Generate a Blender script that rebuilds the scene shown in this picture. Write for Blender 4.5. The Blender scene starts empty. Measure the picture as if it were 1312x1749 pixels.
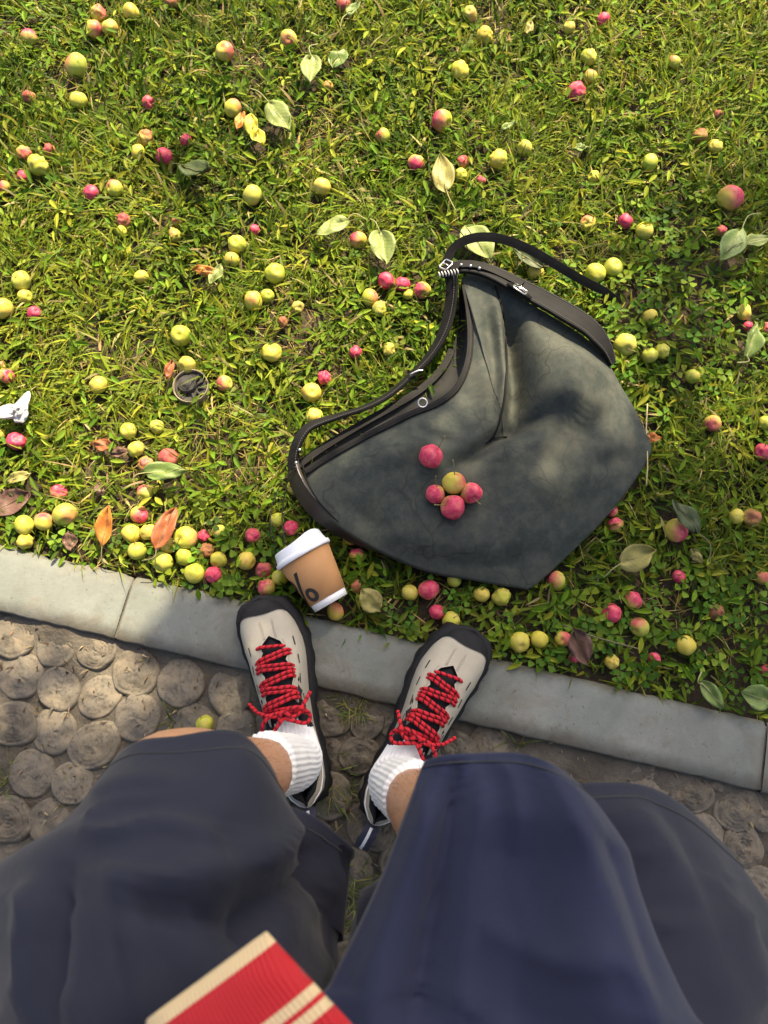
import bpy, math, random
import numpy as np
from mathutils import Vector, Matrix, Euler, noise
from mathutils.bvhtree import BVHTree

R = math.radians
random.seed(7)
rng = np.random.default_rng(7)
scene = bpy.context.scene
COL = scene.collection

# ------------------------------------------------------------------ camera
CAM_H, PITCH, FPX = 1.14, R(14.0), 1250.0
CP, SP = math.cos(PITCH), math.sin(PITCH)
cam = bpy.data.cameras.new('camera')
cam_o = bpy.data.objects.new('camera', cam)
COL.objects.link(cam_o)
cam_o.location = (0, 0, CAM_H)
cam_o.rotation_euler = (PITCH, 0, 0)
cam.sensor_fit = 'VERTICAL'
cam.sensor_height = 36.0
cam.sensor_width = 27.0
cam.lens = FPX / 1749.0 * 36.0
cam.clip_start = 0.02
cam.clip_end = 2000
cam.dof.use_dof = True
cam.dof.focus_distance = 1.12
cam.dof.aperture_fstop = cam.lens / 3.6
scene.camera = cam_o

# ------------------------------------------------------------------ sky, sun, exposure
SUN_AZ, SUN_EL = R(22.0), R(50.0)          # azimuth to the right of straight ahead
SUN_DIR = Vector((math.sin(SUN_AZ) * math.cos(SUN_EL), math.cos(SUN_AZ) * math.cos(SUN_EL), math.sin(SUN_EL)))
world = bpy.data.worlds.new('World')
scene.world = world
world.use_nodes = True
wn, wl = world.node_tree.nodes, world.node_tree.links
wn.clear()
w_out = wn.new('ShaderNodeOutputWorld')
w_bg = wn.new('ShaderNodeBackground')
w_sky = wn.new('ShaderNodeTexSky')
w_sky.sky_type = 'NISHITA'
w_sky.sun_disc = False
w_sky.sun_elevation = SUN_EL
w_sky.sun_rotation = SUN_AZ
w_sky.air_density = 1.0
w_sky.dust_density = 5.0
w_sky.ozone_density = 0.2
w_bg.inputs['Strength'].default_value = 0.105
wl.new(w_sky.outputs['Color'], w_bg.inputs['Color'])
wl.new(w_bg.outputs[0], w_out.inputs[0])
sun = bpy.data.lights.new('sun', 'SUN')
sun.energy = 5.0
sun.angle = R(0.53)
sun.color = (1.0, 0.84, 0.58)
sun_o = bpy.data.objects.new('sun', sun)
COL.objects.link(sun_o)
sun_o.location = SUN_DIR * 20
sun_o.rotation_euler = SUN_DIR.to_track_quat('Z', 'Y').to_euler()
vs = scene.view_settings
vs.view_transform = 'Standard'
vs.look = 'None'
vs.gamma = 1.0
vs.use_curve_mapping = False
vs.exposure = 1.5

scene.render.engine = 'CYCLES'
scene.cycles.use_denoising = True
scene.cycles.max_bounces = 8
scene.cycles.transparent_max_bounces = 4

# ------------------------------------------------------------------ helpers
def P(px, py, z=0.0):
    """world point at height z seen at pixel (px, py) of the 1312 x 1749 photograph"""
    u, v = px - 656.0, py - 874.5
    d = Vector((u, FPX * SP - v * CP, -(FPX * CP + v * SP)))
    t = (CAM_H - z) / -d.z
    return Vector((d.x * t, d.y * t, z))

def scale_at(py, z=0.0):
    """pixels per metre at pixel row py and height z"""
    v = py - 874.5
    return (FPX * CP + v * SP) / (CAM_H - z)

def to_px(x, y, z=0.0):
    h = CAM_H - z
    dep = y * SP + h * CP
    up = y * CP - h * SP
    return 656 + FPX * x / dep, 874.5 - FPX * up / dep

def parent_world(o):
    m = o.matrix_basis.copy()
    return parent_world(o.parent) @ o.matrix_parent_inverse @ m if o.parent is not None else m

def link(o, parent=None, local=False):
    COL.objects.link(o)
    if parent is not None:
        o.parent = parent
        if not local: o.matrix_parent_inverse = parent_world(parent).inverted()
    return o

def mesh_data(name, verts, faces, mats=(), smooth=True, mat_idx=None, cols=None, colname='Col'):
    me = bpy.data.meshes.new(name)
    me.from_pydata([tuple(v) for v in verts], [], [tuple(f) for f in faces])
    for m in (mats if isinstance(mats, (list, tuple)) else [mats]):
        me.materials.append(m)
    if smooth:
        me.polygons.foreach_set('use_smooth', [True] * len(me.polygons))
    if mat_idx is not None:
        me.polygons.foreach_set('material_index', mat_idx)
    if cols is not None:
        a = me.color_attributes.new(colname, 'FLOAT_COLOR', 'POINT')
        a.data.foreach_set('color', np.asarray(cols, dtype=np.float32).ravel())
    me.update()
    return me

def obj(name, verts, faces, mats, parent=None, smooth=True, local=False, **k):
    o = bpy.data.objects.new(name, mesh_data(name, verts, faces, mats, smooth, **k))
    return link(o, parent, local)

def tag(o, label, cat, group=None, kind=None):
    if label: o['label'] = label
    if cat: o['category'] = cat
    if group: o['group'] = group
    if kind: o['kind'] = kind
    return o

def empty(name, loc):
    o = bpy.data.objects.new(name, None)
    o.location = loc
    o.empty_display_size = 0.05
    COL.objects.link(o)
    return o

def catmull(pts, n, closed=False):
    """n points along a Catmull-Rom curve, evenly spread by length"""
    p = [np.array(q, dtype=float) for q in pts]
    m = len(p)
    out = []
    segs = m if closed else m - 1
    for i in range(segs):
        p0 = p[(i - 1) % m] if (closed or i > 0) else 2 * p[0] - p[1]
        p1, p2 = p[i % m], p[(i + 1) % m]
        p3 = p[(i + 2) % m] if (closed or i + 2 < m) else 2 * p[-1] - p[-2]
        for k in range(24):
            t = k / 24
            out.append(0.5 * ((2 * p1) + (-p0 + p2) * t + (2 * p0 - 5 * p1 + 4 * p2 - p3) * t * t + (-p0 + 3 * p1 - 3 * p2 + p3) * t ** 3))
    out.append(p[0] if closed else p[-1])
    out = np.array(out)
    L = np.concatenate([[0], np.cumsum(np.linalg.norm(np.diff(out, axis=0), axis=1))])
    s = np.linspace(0, L[-1], n + 1)[:-1] if closed else np.linspace(0, L[-1], n)
    return np.stack([np.interp(s, L, out[:, k]) for k in range(out.shape[1])], axis=1)

def tube(path, rad, seg=8, caps=True, closed=False):
    """verts, faces of a tube along 3D path; rad a number or a list"""
    path = [Vector(p) for p in path]
    n = len(path)
    if not hasattr(rad, '__len__'): rad = [rad] * n
    V, F = [], []
    prev = None
    for i, p in enumerate(path):
        if closed: t = (path[(i + 1) % n] - path[i - 1]).normalized()
        else: t = (path[min(i + 1, n - 1)] - path[max(i - 1, 0)]).normalized()
        if prev is None:
            a = t.orthogonal().normalized()
        else:
            a = (prev - t * prev.dot(t))
            a = a.normalized() if a.length > 1e-6 else t.orthogonal().normalized()
        prev = a
        b = t.cross(a)
        for k in range(seg):
            w = 2 * math.pi * k / seg
            V.append(p + (a * math.cos(w) + b * math.sin(w)) * rad[i])
    for i in range(n if closed else n - 1):
        j = (i + 1) % n
        for k in range(seg):
            F.append((i * seg + k, i * seg + (k + 1) % seg, j * seg + (k + 1) % seg, j * seg + k))
    if caps and not closed:
        F.append(tuple(range(seg))[::-1])
        F.append(tuple((n - 1) * seg + k for k in range(seg)))
    return V, F

def ribbon(path, width, thick, normals, n=None):
    """rounded flat band along path; width may be a list; normals: Vector or list"""
    path = [Vector(p) for p in path]
    n = len(path)
    if not hasattr(width, '__len__'): width = [width] * n
    if isinstance(normals, Vector): normals = [normals] * n
    prof = [(-1, -.6), (-.97, -1), (.97, -1), (1, -.6), (1, .6), (.97, 1), (0, 1.15), (-.97, 1), (-1, .6)]
    V, F = [], []
    m = len(prof)
    for i, p in enumerate(path):
        t = (path[min(i + 1, n - 1)] - path[max(i - 1, 0)]).normalized()
        nn = Vector(normals[i])
        s = t.cross(nn).normalized()
        up = s.cross(t).normalized()
        for (a, b) in prof:
            V.append(p + s * (a * width[i] / 2) + up * (b * thick / 2))
    for i in range(n - 1):
        for k in range(m):
            F.append((i * m + k, i * m + (k + 1) % m, (i + 1) * m + (k + 1) % m, (i + 1) * m + k))
    F.append(tuple(range(m))[::-1])
    F.append(tuple((n - 1) * m + k for k in range(m)))
    return V, F

def join(parts):
    V, F = [], []
    for v, f in parts:
        o = len(V)
        V += list(v)
        F += [tuple(i + o for i in q) for q in f]
    return V, F

def box(cx, cy, cz, sx, sy, sz, M=None, bev=0.0):
    x, y, z, b = sx / 2, sy / 2, sz / 2, bev
    if b <= 0:
        V = [Vector((cx + i * x, cy + j * y, cz + k * z)) for k in (-1, 1) for j in (-1, 1) for i in (-1, 1)]
        F = [(0, 2, 3, 1), (4, 5, 7, 6), (0, 1, 5, 4), (2, 6, 7, 3), (0, 4, 6, 2), (1, 3, 7, 5)]
    else:
        V = []
        for k, ins in ((-z, 0), (z - b, 0), (z, b)):
            for (i, j) in ((-1, -1), (1, -1), (1, 1), (-1, 1)):
                V.append(Vector((cx + i * (x - ins), cy + j * (y - ins), cz + k)))
        F = [(3, 2, 1, 0), (8, 9, 10, 11)]
        for r in (0, 4):
            for k in range(4):
                F.append((r + k, r + (k + 1) % 4, r + 4 + (k + 1) % 4, r + 4 + k))
    if M is not None: V = [M @ v for v in V]
    return V, F

def grid_faces(nr, nc, closed=False):
    F = []
    for i in range(nr - 1):
        for j in range(nc if closed else nc - 1):
            k = (j + 1) % nc
            F.append((i * nc + j, i * nc + k, (i + 1) * nc + k, (i + 1) * nc + j))
    return F

def interp(x, xs, ys):
    return float(np.interp(x, xs, ys))

def sstep(a, b, x):
    t = min(1, max(0, (x - a) / (b - a)))
    return t * t * (3 - 2 * t)

# ------------------------------------------------------------------ materials
class NT:
    def __init__(self, name):
        self.m = bpy.data.materials.new(name)
        self.m.use_nodes = True
        self.n, self.l = self.m.node_tree.nodes, self.m.node_tree.links
        self.bsdf = self.n['Principled BSDF']
        self.out = self.n['Material Output']
    def node(self, t, **k):
        n = self.n.new(t)
        for a, b in k.items(): setattr(n, a, b)
        return n
    def put(self, sock, val):
        if hasattr(val, 'is_output'): self.l.new(val, sock)
        else: sock.default_value = val
    def coord(self, which='Object'):
        return self.node('ShaderNodeTexCoord').outputs[which]
    def noise(self, scale, detail=4, rough=.55, vec=None, dist=0):
        n = self.node('ShaderNodeTexNoise')
        n.inputs['Scale'].default_value = scale
        n.inputs['Detail'].default_value = detail
        n.inputs['Roughness'].default_value = rough
        n.inputs['Distortion'].default_value = dist
        self.l.new(vec if vec is not None else self.coord(), n.inputs['Vector'])
        return n.outputs['Fac']
    def ramp(self, fac, stops):
        r = self.node('ShaderNodeValToRGB')
        e = r.color_ramp.elements
        while len(e) < len(stops): e.new(.5)
        for q, (p, c) in zip(e, stops):
            q.position = p
            q.color = (*c, 1) if len(c) == 3 else c
        self.put(r.inputs[0], fac)
        return r.outputs[0]
    def mix(self, fac, a, b, mode='MIX'):
        m = self.node('ShaderNodeMix', data_type='RGBA', blend_type=mode)
        self.put(m.inputs[0], fac)
        self.put(m.inputs[6], a if hasattr(a, 'is_output') else (*a, 1))
        self.put(m.inputs[7], b if hasattr(b, 'is_output') else (*b, 1))
        return m.outputs[2]
    def math(self, op, a, b=0.0, c=0.0, clamp=False):
        m = self.node('ShaderNodeMath', operation=op, use_clamp=clamp)
        self.put(m.inputs[0], a); self.put(m.inputs[1], b); self.put(m.inputs[2], c)
        return m.outputs[0]
    def bump(self, h, strength=.3, dist=.01, nrm=None):
        b = self.node('ShaderNodeBump')
        b.inputs['Strength'].default_value = strength
        b.inputs['Distance'].default_value = dist
        self.put(b.inputs['Height'], h)
        if nrm is not None: self.l.new(nrm, b.inputs['Normal'])
        return b.outputs[0]
    def finish(self, color, rough=.6, bump=None, spec=.5, **k):
        c = self.bsdf.inputs['Base Color']
        self.put(c, color if hasattr(color, 'is_output') else (*color, 1))
        self.put(self.bsdf.inputs['Roughness'], rough)
        self.bsdf.inputs['Specular IOR Level'].default_value = spec
        if bump is not None: self.l.new(bump, self.bsdf.inputs['Normal'])
        for a, b in k.items():
            self.put(self.bsdf.inputs[a.replace('_', ' ')], b)
        return self.m

def simple(name, c1, c2=None, scale=30, rough=.6, bump=0, bscale=None, spec=.5, dist=.001, **k):
    t = NT(name)
    f = t.noise(scale)
    col = t.ramp(f, [(.3, c1), (.7, c2 if c2 else c1)])
    b = t.bump(t.noise(bscale or scale * 4), bump, dist) if bump else None
    return t.finish(col, rough, b, spec, **k)

def leafy(name, trans=.35, rough=.45):
    """leaf shader that reads its natural colour from the point colours"""
    t = NT(name)
    a = t.node('ShaderNodeVertexColor', layer_name='Col').outputs['Color']
    t.finish(a, rough, None, .12)
    tr = t.node('ShaderNodeBsdfTranslucent')
    br = t.mix(1.0, a, (1.35, 1.3, .5), 'MULTIPLY')
    t.l.new(br, tr.inputs['Color'])
    mx = t.node('ShaderNodeMixShader')
    mx.inputs[0].default_value = trans
    t.l.new(t.bsdf.outputs[0], mx.inputs[1])
    t.l.new(tr.outputs[0], mx.inputs[2])
    t.l.new(mx.outputs[0], t.out.inputs['Surface'])
    return t.m

# ================================================================== SETTING
KERB_TOP = 0.014
PATH_Z = -0.017
kA, kB = P(0, 930, KERB_TOP), P(1312, 1233, KERB_TOP)
kC, kD = P(0, 1046, KERB_TOP), P(1312, 1354, KERB_TOP)
KD = (kB - kA).normalized()                        # along the kerb
KN = Vector((-KD.y, KD.x, 0))                      # across the kerb, towards the lawn
KW = 0.5 * ((kA - kC).dot(KN) + (kB - kD).dot(KN)) # kerb width
KO = kA - KN * KW                                  # point on the path-side edge

def kerb_uv(x, y):
    d = Vector((x, y, 0)) - Vector((KO.x, KO.y, 0))
    return d.dot(KD), d.dot(KN)
def kerb_pt(u, v, z=0):
    q = KO + KD * u + KN * v
    return Vector((q.x, q.y, z))

# ---- ground below everything
t = NT('soil')
c = t.ramp(t.noise(9, 8), [(.3, (.022, .016, .010)), (.55, (.045, .034, .021)), (.75, (.085, .065, .04))])
m_soil = t.finish(c, .95, t.bump(t.noise(90, 6), .9, .01), .2)
t = NT('far_grass')
c = t.ramp(t.noise(14, 8), [(.3, (.05, .08, .012)), (.5, (.10, .14, .016)), (.72, (.17, .18, .03))])
m_far = t.finish(c, .9, t.bump(t.noise(60, 6), 1.0, .02), .2)
G = 600
o = obj('ground', [(-G, -G, -.06), (G, -G, -.06), (G, G, -.06), (-G, G, -.06)], [(0, 1, 2, 3)], m_far, smooth=False)
o['kind'] = 'structure'
# lawn soil: finely gridded near the photograph's frame, one sheet to the far side
us = [-400, -60, -20] + list(np.linspace(-3, 4, 141)) + [8, 30, 400]
vs_ = [KW + .0005] + list(np.linspace(KW + .02, 3.4, 110)) + [8, 40, 400]
V = []
for v in vs_:
    for u in us:
        q = kerb_pt(u, v)
        near = 1 if (-3 <= u <= 4 and v < 3.5) else 0
        q.z = near * (.010 * noise.noise((q.x * 6, q.y * 6, 3)) + .006 * noise.noise((q.x * 22, q.y * 22, 8))) - .004
        V.append(q)
lawn_soil = obj('lawn_soil', V, grid_faces(len(vs_), len(us)), [m_soil, m_far],
    mat_idx=[0 if (37 < j % (len(us) - 1) < 114 and j // (len(us) - 1) < 66) else 1 for j in range((len(us) - 1) * (len(vs_) - 1))])
lawn_soil['kind'] = 'structure'

# ---- path of round pavers set in sandy soil
t = NT('sandy_soil')
n1, n2 = t.noise(11, 8, .6), t.noise(120, 5, .7)
c = t.ramp(n1, [(.3, (.055, .048, .039)), (.5, (.108, .095, .077)), (.7, (.175, .155, .122))])
c = t.mix(t.math('MULTIPLY', n2, .5), c, (.08, .065, .045))
m_sand = t.finish(c, .95, t.bump(n2, .8, .006, t.bump(n1, .6, .02)), .2)
us2 = [-400, -10] + list(np.linspace(-2, 3, 200)) + [10, 400]
vs2 = [-400, -10] + list(np.linspace(-1.6, .004, 70))
V = []
for v in vs2:
    for u in us2:
        q = kerb_pt(u, v)
        q.z = PATH_Z + .007 + .004 * noise.noise((q.x * 14, q.y * 14, 1)) + .003 * noise.noise((q.x * 50, q.y * 50, 5)) + .016 * sstep(-.05, 0, v) * (.5 + noise.noise((q.x * 9, q.y * 9, 2)))
        V.append(q)
path = obj('path', V, grid_faces(len(vs2), len(us2)), m_sand)
path['kind'] = 'structure'

# round pavers: domed discs with uneven concentric rings
t = NT('paver_stone')
oi = t.node('ShaderNodeObjectInfo')
oc = t.coord()
n1, n2 = t.noise(28, 8, .62, oc), t.noise(170, 6, .65, oc)
base = t.ramp(oi.outputs['Random'], [(0, (.068, .063, .056)), (.5, (.104, .096, .082)), (1, (.145, .129, .104))])
c = t.mix(t.ramp(n1, [(.36, (0, 0, 0)), (.66, (1, 1, 1))]), base, (.17, .142, .104))
c = t.mix(t.ramp(n2, [(.34, (.8, .8, .8)), (.5, (0, 0, 0))]), c, (.07, .06, .05))
m_paver = t.finish(c, .93, t.bump(n2, .4, .0018, t.bump(n1, .3, .003)), .2)

def paver_mesh(k):
    r = random.Random(k)
    segs, V, F = 30, [], []
    rads = [0.0, .12, .2, .27, .33, .41, .47, .55, .61, .70, .76, .85, .92, .98, 1.0, 1.0]
    zz = []
    for i, a in enumerate(rads):
        ring = (.0022 if i % 2 else -.0020) * r.uniform(.3, 1.3)
        zz.append(.004 * (1 - a * a) + ring if a < .9 else (.001 if a < .95 else (-.002 if i < len(rads) - 2 else (-.006 if i == len(rads) - 2 else -.035))))
    ringy = .65 if k % 5 < 2 else .12
    zz = [.004 * (1 - a * a) + (z_ - .004 * (1 - a * a)) * ringy if a < .9 else z_ for a, z_ in zip(rads, zz)]
    sq = r.uniform(.90, 1.0); ph = r.uniform(0, 6)
    chip = r.uniform(0, 6.28) if r.random() < .5 else None
    for i, a in enumerate(rads):
        for s in range(segs):
            w = 2 * math.pi * s / segs
            wob = 1 + .07 * noise.noise((math.cos(w) * 1.5 + k, math.sin(w) * 1.5, 2)) * min(1, a * 2)
            rad = a * wob * (1 + (sq - 1) * math.cos(2 * (w + ph)))
            z = zz[i] + .0040 * noise.noise((rad * 2.2 * math.cos(w) + k * 3, rad * 2.2 * math.sin(w), 7)) + .0022 * noise.noise((rad * 9 * math.cos(w) + k * 3, rad * 9 * math.sin(w), 7))
            if chip is not None and a > .75:
                dd = abs((w - chip + math.pi) % (2 * math.pi) - math.pi)
                z -= .007 * max(0, 1 - dd / .5) * (a - .75) / .25
            V.append((rad * .04 * math.cos(w), rad * .04 * math.sin(w), z))
    F = grid_faces(len(rads), segs, True)
    return mesh_data('paver', V, F, m_paver)
pav_meshes = [paver_mesh(k) for k in range(10)]
PAV = [(23,1087,34),(95,1104,32),(166,1113,29),(230,1148,37),(309,1167,37),(34,1155,35),(99,1178,33),(168,1190,33),(232,1226,36),(23,1237,36),
       (90,1249,35),(160,1273,38),(392,1184,35),(404,1246,32),(52,1322,36),(14,1400,36),(82,1404,33),(122,1338,32),(559,1221,36),(626,1231,29),(614,1290,31),
       (561,1295,29),(672,1234,25),(633,1414,38),(563,1360,35),(640,1345,24),(780,1276,27),(838,1269,33),(906,1296,32),(978,1320,31),(1043,1336,30),(1113,1331,33),(1182,1356,32),
       (1260,1382,36),(1310,1396,24),(1270,1450,36),(1225,1330,20),(1302,1520,36),(1200,1428,34),(1285,1600,38),(330,1240,34),(470,1250,34),(600,1490,34),(690,1470,36),(735,1300,32)]
placed = []
for (a, b, r_) in PAV:
    q = P(a, b, -.004)
    placed.append((q.x, q.y, 1.15 * r_ / scale_at(b, -.004)))
tries = 0
while tries < 26000:
    tries += 1
    u, v = rng.uniform(-1.1, 2.5), rng.uniform(-1.05, -.03)
    q = kerb_pt(u, v)
    r_ = rng.uniform(.030, .039)
    if all((q.x - x) ** 2 + (q.y - y) ** 2 > (r_ + rr - .003) ** 2 for x, y, rr in placed): placed.append((q.x, q.y, r_))
placed.sort(key=lambda p: (p[0] - 0) ** 2 + (p[1] + .1) ** 2)
rest = []
for i, (x, y, rr) in enumerate(placed):
    me = pav_meshes[i % len(pav_meshes)]
    sunk = rng.uniform(-.003, .003)
    pxx, pyy = to_px(x, y)
    if 880 < pxx < 1080 and 1260 < pyy < 1340: sunk -= .010
    M = Matrix.Translation((x, y, -.0055 + sunk)) @ Euler((rng.uniform(-.05, .05), rng.uniform(-.05, .05), rng.uniform(0, 6.28))).to_matrix().to_4x4() @ Matrix.Diagonal((rr / .04, rr / .04, 1, 1))
    if i < 290:
        o = bpy.data.objects.new('paver', me)
        o.matrix_basis = M
        link(o, path, True)
    else:
        rest.append(([M @ v.co for v in me.vertices], [tuple(p.vertices) for p in me.polygons]))
if rest:
    V, F = join(rest)
    o = obj('far_pavers', V, F, m_paver, path)
    o['kind'] = 'stuff'

# ---- kerb: a row of concrete stones
t = NT('kerb_concrete')
wc = t.node('ShaderNodeNewGeometry').outputs['Position']
n1, n2, n3 = t.noise(7, 8, .65, wc, .4), t.noise(75, 7, .7, wc), t.noise(420, 3, .6, wc)
c = t.ramp(n1, [(.28, (.115, .130, .116)), (.5, (.165, .178, .160)), (.72, (.215, .218, .195))])
stain = t.ramp(t.noise(16, 6, .7, wc, .8), [(.52, (0, 0, 0)), (.72, (1, 1, 1))])
c = t.mix(t.math('MULTIPLY', stain, .75), c, (.135, .112, .08))
c = t.mix(t.ramp(n2, [(.30, (1, 1, 1)), (.40, (0, 0, 0))]), c, (.12, .115, .10))
kd = t.node('ShaderNodeVectorMath', operation='DOT_PRODUCT'); t.l.new(wc, kd.inputs[0]); kd.inputs[1].default_value = tuple(KN)
kv = t.math('SUBTRACT', kd.outputs['Value'], KO.dot(KN))
dirt = t.ramp(t.math('ADD', kv, t.math('MULTIPLY_ADD', t.noise(22, 6, .7, wc), .07, -.035)), [(0.0, (.8, .8, .8)), (.028, (0, 0, 0))])
c = t.mix(dirt, c, (.095, .078, .055))
back_dirt = t.ramp(t.math('ADD', t.math('SUBTRACT', KW, kv), t.math('MULTIPLY_ADD', t.noise(30, 6, .7, wc), .05, -.025)), [(0.0, (.7, .7, .7)), (.014, (0, 0, 0))])
c = t.mix(back_dirt, c, (.085, .075, .045))
streak = t.ramp(t.noise(3.2, 8, .75, wc, 1.2), [(.44, (0, 0, 0)), (.62, (.55, .55, .55))])
c = t.mix(streak, c, (.125, .13, .115))
pits = t.ramp(t.noise(130, 2, .5, wc), [(.27, (1, 1, 1)), (.31, (0, 0, 0))])
c = t.mix(t.math('MULTIPLY', pits, .7), c, (.09, .085, .075))
m_kerb = t.finish(c, .88, t.bump(n3, .25, .001, t.bump(n2, .35, .003)), .3)
kerb = empty('kerb', kerb_pt(0, KW / 2, 0))
kerb['kind'] = 'structure'
j1 = (P(217, 1020, KERB_TOP) - KO).dot(KD)
j2 = (P(1306, 1300, KERB_TOP) - KO).dot(KD)
LEN = j2 - j1
def kerb_stone(u0, u1, seed):
    ch = .010
    prof = [(-.0, -.05), (-.0, -.004), (.0025, 0), (KW * .25, .0006), (KW * .5, .0008), (KW * .75, .0004), (KW - ch, 0), (KW - ch * .45, -.0022), (KW, -.0075), (KW, -.05)]
    n = max(8, int((u1 - u0) / .008))
    V = []
    for i in range(n + 1):
        s = i / n
        u = u0 + (u1 - u0) * s
        e = min(s, 1 - s) * (u1 - u0)
        drop = .0028 * max(0, 1 - e / .004)
        for (a, z) in prof:
            q = kerb_pt(u, a)
            k_ = .0022 * noise.noise((q.x * 30, q.y * 30, seed)) + .016 * max(0, noise.noise((q.x * 26, q.y * 26, seed + 4)) - .42) + .0012 * noise.noise((q.x * 90, q.y * 90, seed))
            edge = 1 if a < .004 or a > KW - .012 else .25
            q2 = kerb_pt(u, a + (k_ * edge if a < KW / 2 else -k_ * edge), KERB_TOP + z - drop - (.6 * abs(k_) * edge if z > -.01 else 0))
            V.append(q2)
    F = grid_faces(n + 1, len(prof))
    F.append(tuple(range(len(prof))))
    F.append(tuple(n * len(prof) + k for k in range(len(prof)))[::-1])
    F = [f[::-1] for f in F]
    obj('kerb_stone', V, F, m_kerb, kerb)
for k in range(-3, 4):
    kerb_stone(j1 + k * LEN + .0018, j1 + (k + 1) * LEN - .0018, k)
    q = kerb_pt(j1 + k * LEN, KW / 2 - .002, -.02)
    obj('mortar_joint', *box(0, 0, 0, .0034, KW - .008, .058, Matrix.Translation(q) @ Matrix.Rotation(math.atan2(KD.y, KD.x), 4, 'Z')), m_sand, kerb, smooth=False)

# ---- tree that overhangs the lawn from the right and throws the shade
m_bark = simple('bark', (.09, .07, .05), (.17, .14, .11), 14, .95, .8, 40, .2, .01)
m_crown = leafy('tree_leaf', .25, .4)
def shade_edge(x):
    return interp(x, [-600, 0, 140, 215, 290, 360, 430, 500, 640, 780, 900, 980, 1080, 1200, 1312, 1800],
                  [1300, 1330, 1320, 1210, 1050, 1000, 905, 850, 800, 830, 860, 900, 860, 810, 790, 740])
tree = empty('apple_tree', (3.6, 3.0, -.004))
tag(tree, 'leafy fruit tree overhanging the lawn and shading the kerb', 'tree')
clusters = []
def ground_cluster(pxx, pyy, zc, rad):
    g = P(pxx, pyy, 0.0)
    clusters.append((g + SUN_DIR * (zc / SUN_DIR.z), rad))
k = 0
while k < 330:
    pxx, pyy = rng.uniform(-500, 1900), rng.uniform(760, 2500)
    zc = rng.uniform(2.7, 4.2)
    rad = rng.uniform(.10, .2)
    # keep the projected cluster inside the shaded ground
    if pyy - rad * .75 * 1000 < shade_edge(pxx) or pyy - rad * 500 < shade_edge(pxx - rad * 900) or pyy - rad * 500 < shade_edge(pxx + rad * 900): continue
    ground_cluster(pxx, pyy, zc, rad); k += 1
for (a, b, r_) in [(1150, 430, .055), (1120, 530, .06), (1230, 470, .05), (1130, 620, .05), (1180, 610, .05), (1290, 380, .05), (1210, 860, .08), (1290, 900, .1),
                   (1130, 880, .1), (1250, 960, .1), (330, 270, .03), (700, 820, .05), (1075, 830, .045), (640, 850, .06), (820, 880, .06), (480, 920, .04), (600, 900, .06), (420, 980, .04),
                   (500, 1000, .06), (350, 1070, .05), (300, 1120, .05), (1240, 350, .04), (1300, 480, .05), (1060, 460, .05), (720, 800, .05), (760, 860, .05), (1100, 810, .035),
                   (650, 800, .04), (20, 1195, .03), (60, 1310, .05), (120, 1380, .05), (10, 1400, .06), (95, 1110, .025), (300, 1090, .04), (1040, 860, .06), (330, 1180, .05), (260, 1290, .05), (1150, 720, .03)]:
    ground_cluster(a, b, rng.uniform(2.7, 3.4), r_)
LV, LF, LC = [], [], []
for (c_, rad) in clusters:
    nl = int(46 * (rad / .15) ** 2) + 8
    for _ in range(nl):
        d = Vector(rng.normal(size=3)); d.normalize()
        p = c_ + d * rad * rng.uniform(.2, 1) ** .5
        L, W = rng.uniform(.045, .075), rng.uniform(.014, .021)
        a = Vector(rng.normal(size=3)); a.z -= .4; a.normalize()
        nn = Vector(rng.normal(size=3)) * .6 + Vector((0, 0, 1)); nn = nn.normalized()
        s = a.cross(nn).normalized()
        o_ = len(LV)
        LV += [p, p + a * L * .35 + s * W, p + a * L * .75 + s * W * .7, p + a * L, p + a * L * .75 - s * W * .7, p + a * L * .35 - s * W]
        LF += [(o_, o_ + 1, o_ + 2, o_ + 3), (o_, o_ + 3, o_ + 4, o_ + 5)]
        g = rng.uniform(.7, 1.3)
        LC += [(.05 * g, .085 * g, .02 * g, 1)] * 6
obj('crown', LV, LF, m_crown, tree, cols=LC)
fork = Vector((3.3, 3.2, 2.3))
tr_path = catmull([(3.6, 3.0, -.05), (3.55, 3.05, .8), (3.4, 3.12, 1.6), fork], 16)
V, F = tube(tr_path, list(np.linspace(.15, .10, 16) + np.array([.05, .02] + [0] * 14)), 14)
V = [v + Vector((noise.noise(v * 5), noise.noise(v * 5 + Vector((9, 0, 0))), 0)) * .02 for v in V]
obj('trunk', V, F, m_bark, tree)
hubs = [Vector((1.6, 2.6, 3.0)), Vector((.9, 2.3, 3.3)), Vector((2.0, 1.9, 3.1)), Vector((1.9, 3.1, 3.4)), Vector((.9, 1.7, 3.5)), Vector((2.6, 2.3, 3.4))]
for h in hubs:
    mid = (fork + h) / 2 + Vector((0, 0, -.12))
    V, F = tube(catmull([fork - Vector((0, 0, .06)), mid, h], 10), list(np.linspace(.07, .018, 10)), 8)
    obj('limb', V, F, m_bark, tree)
tw = []
for (c_, rad) in clusters:
    h = min(hubs, key=lambda q: (q - c_).length)
    md = (h + c_) / 2 + Vector(rng.normal(size=3)) * .06
    tw.append(tube(catmull([h, md, c_], 5), list(np.linspace(.007, .002, 5)), 4, False))
V, F = join(tw)
o = obj('twigs', V, F, m_bark, tree); o['kind'] = 'stuff'

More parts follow.
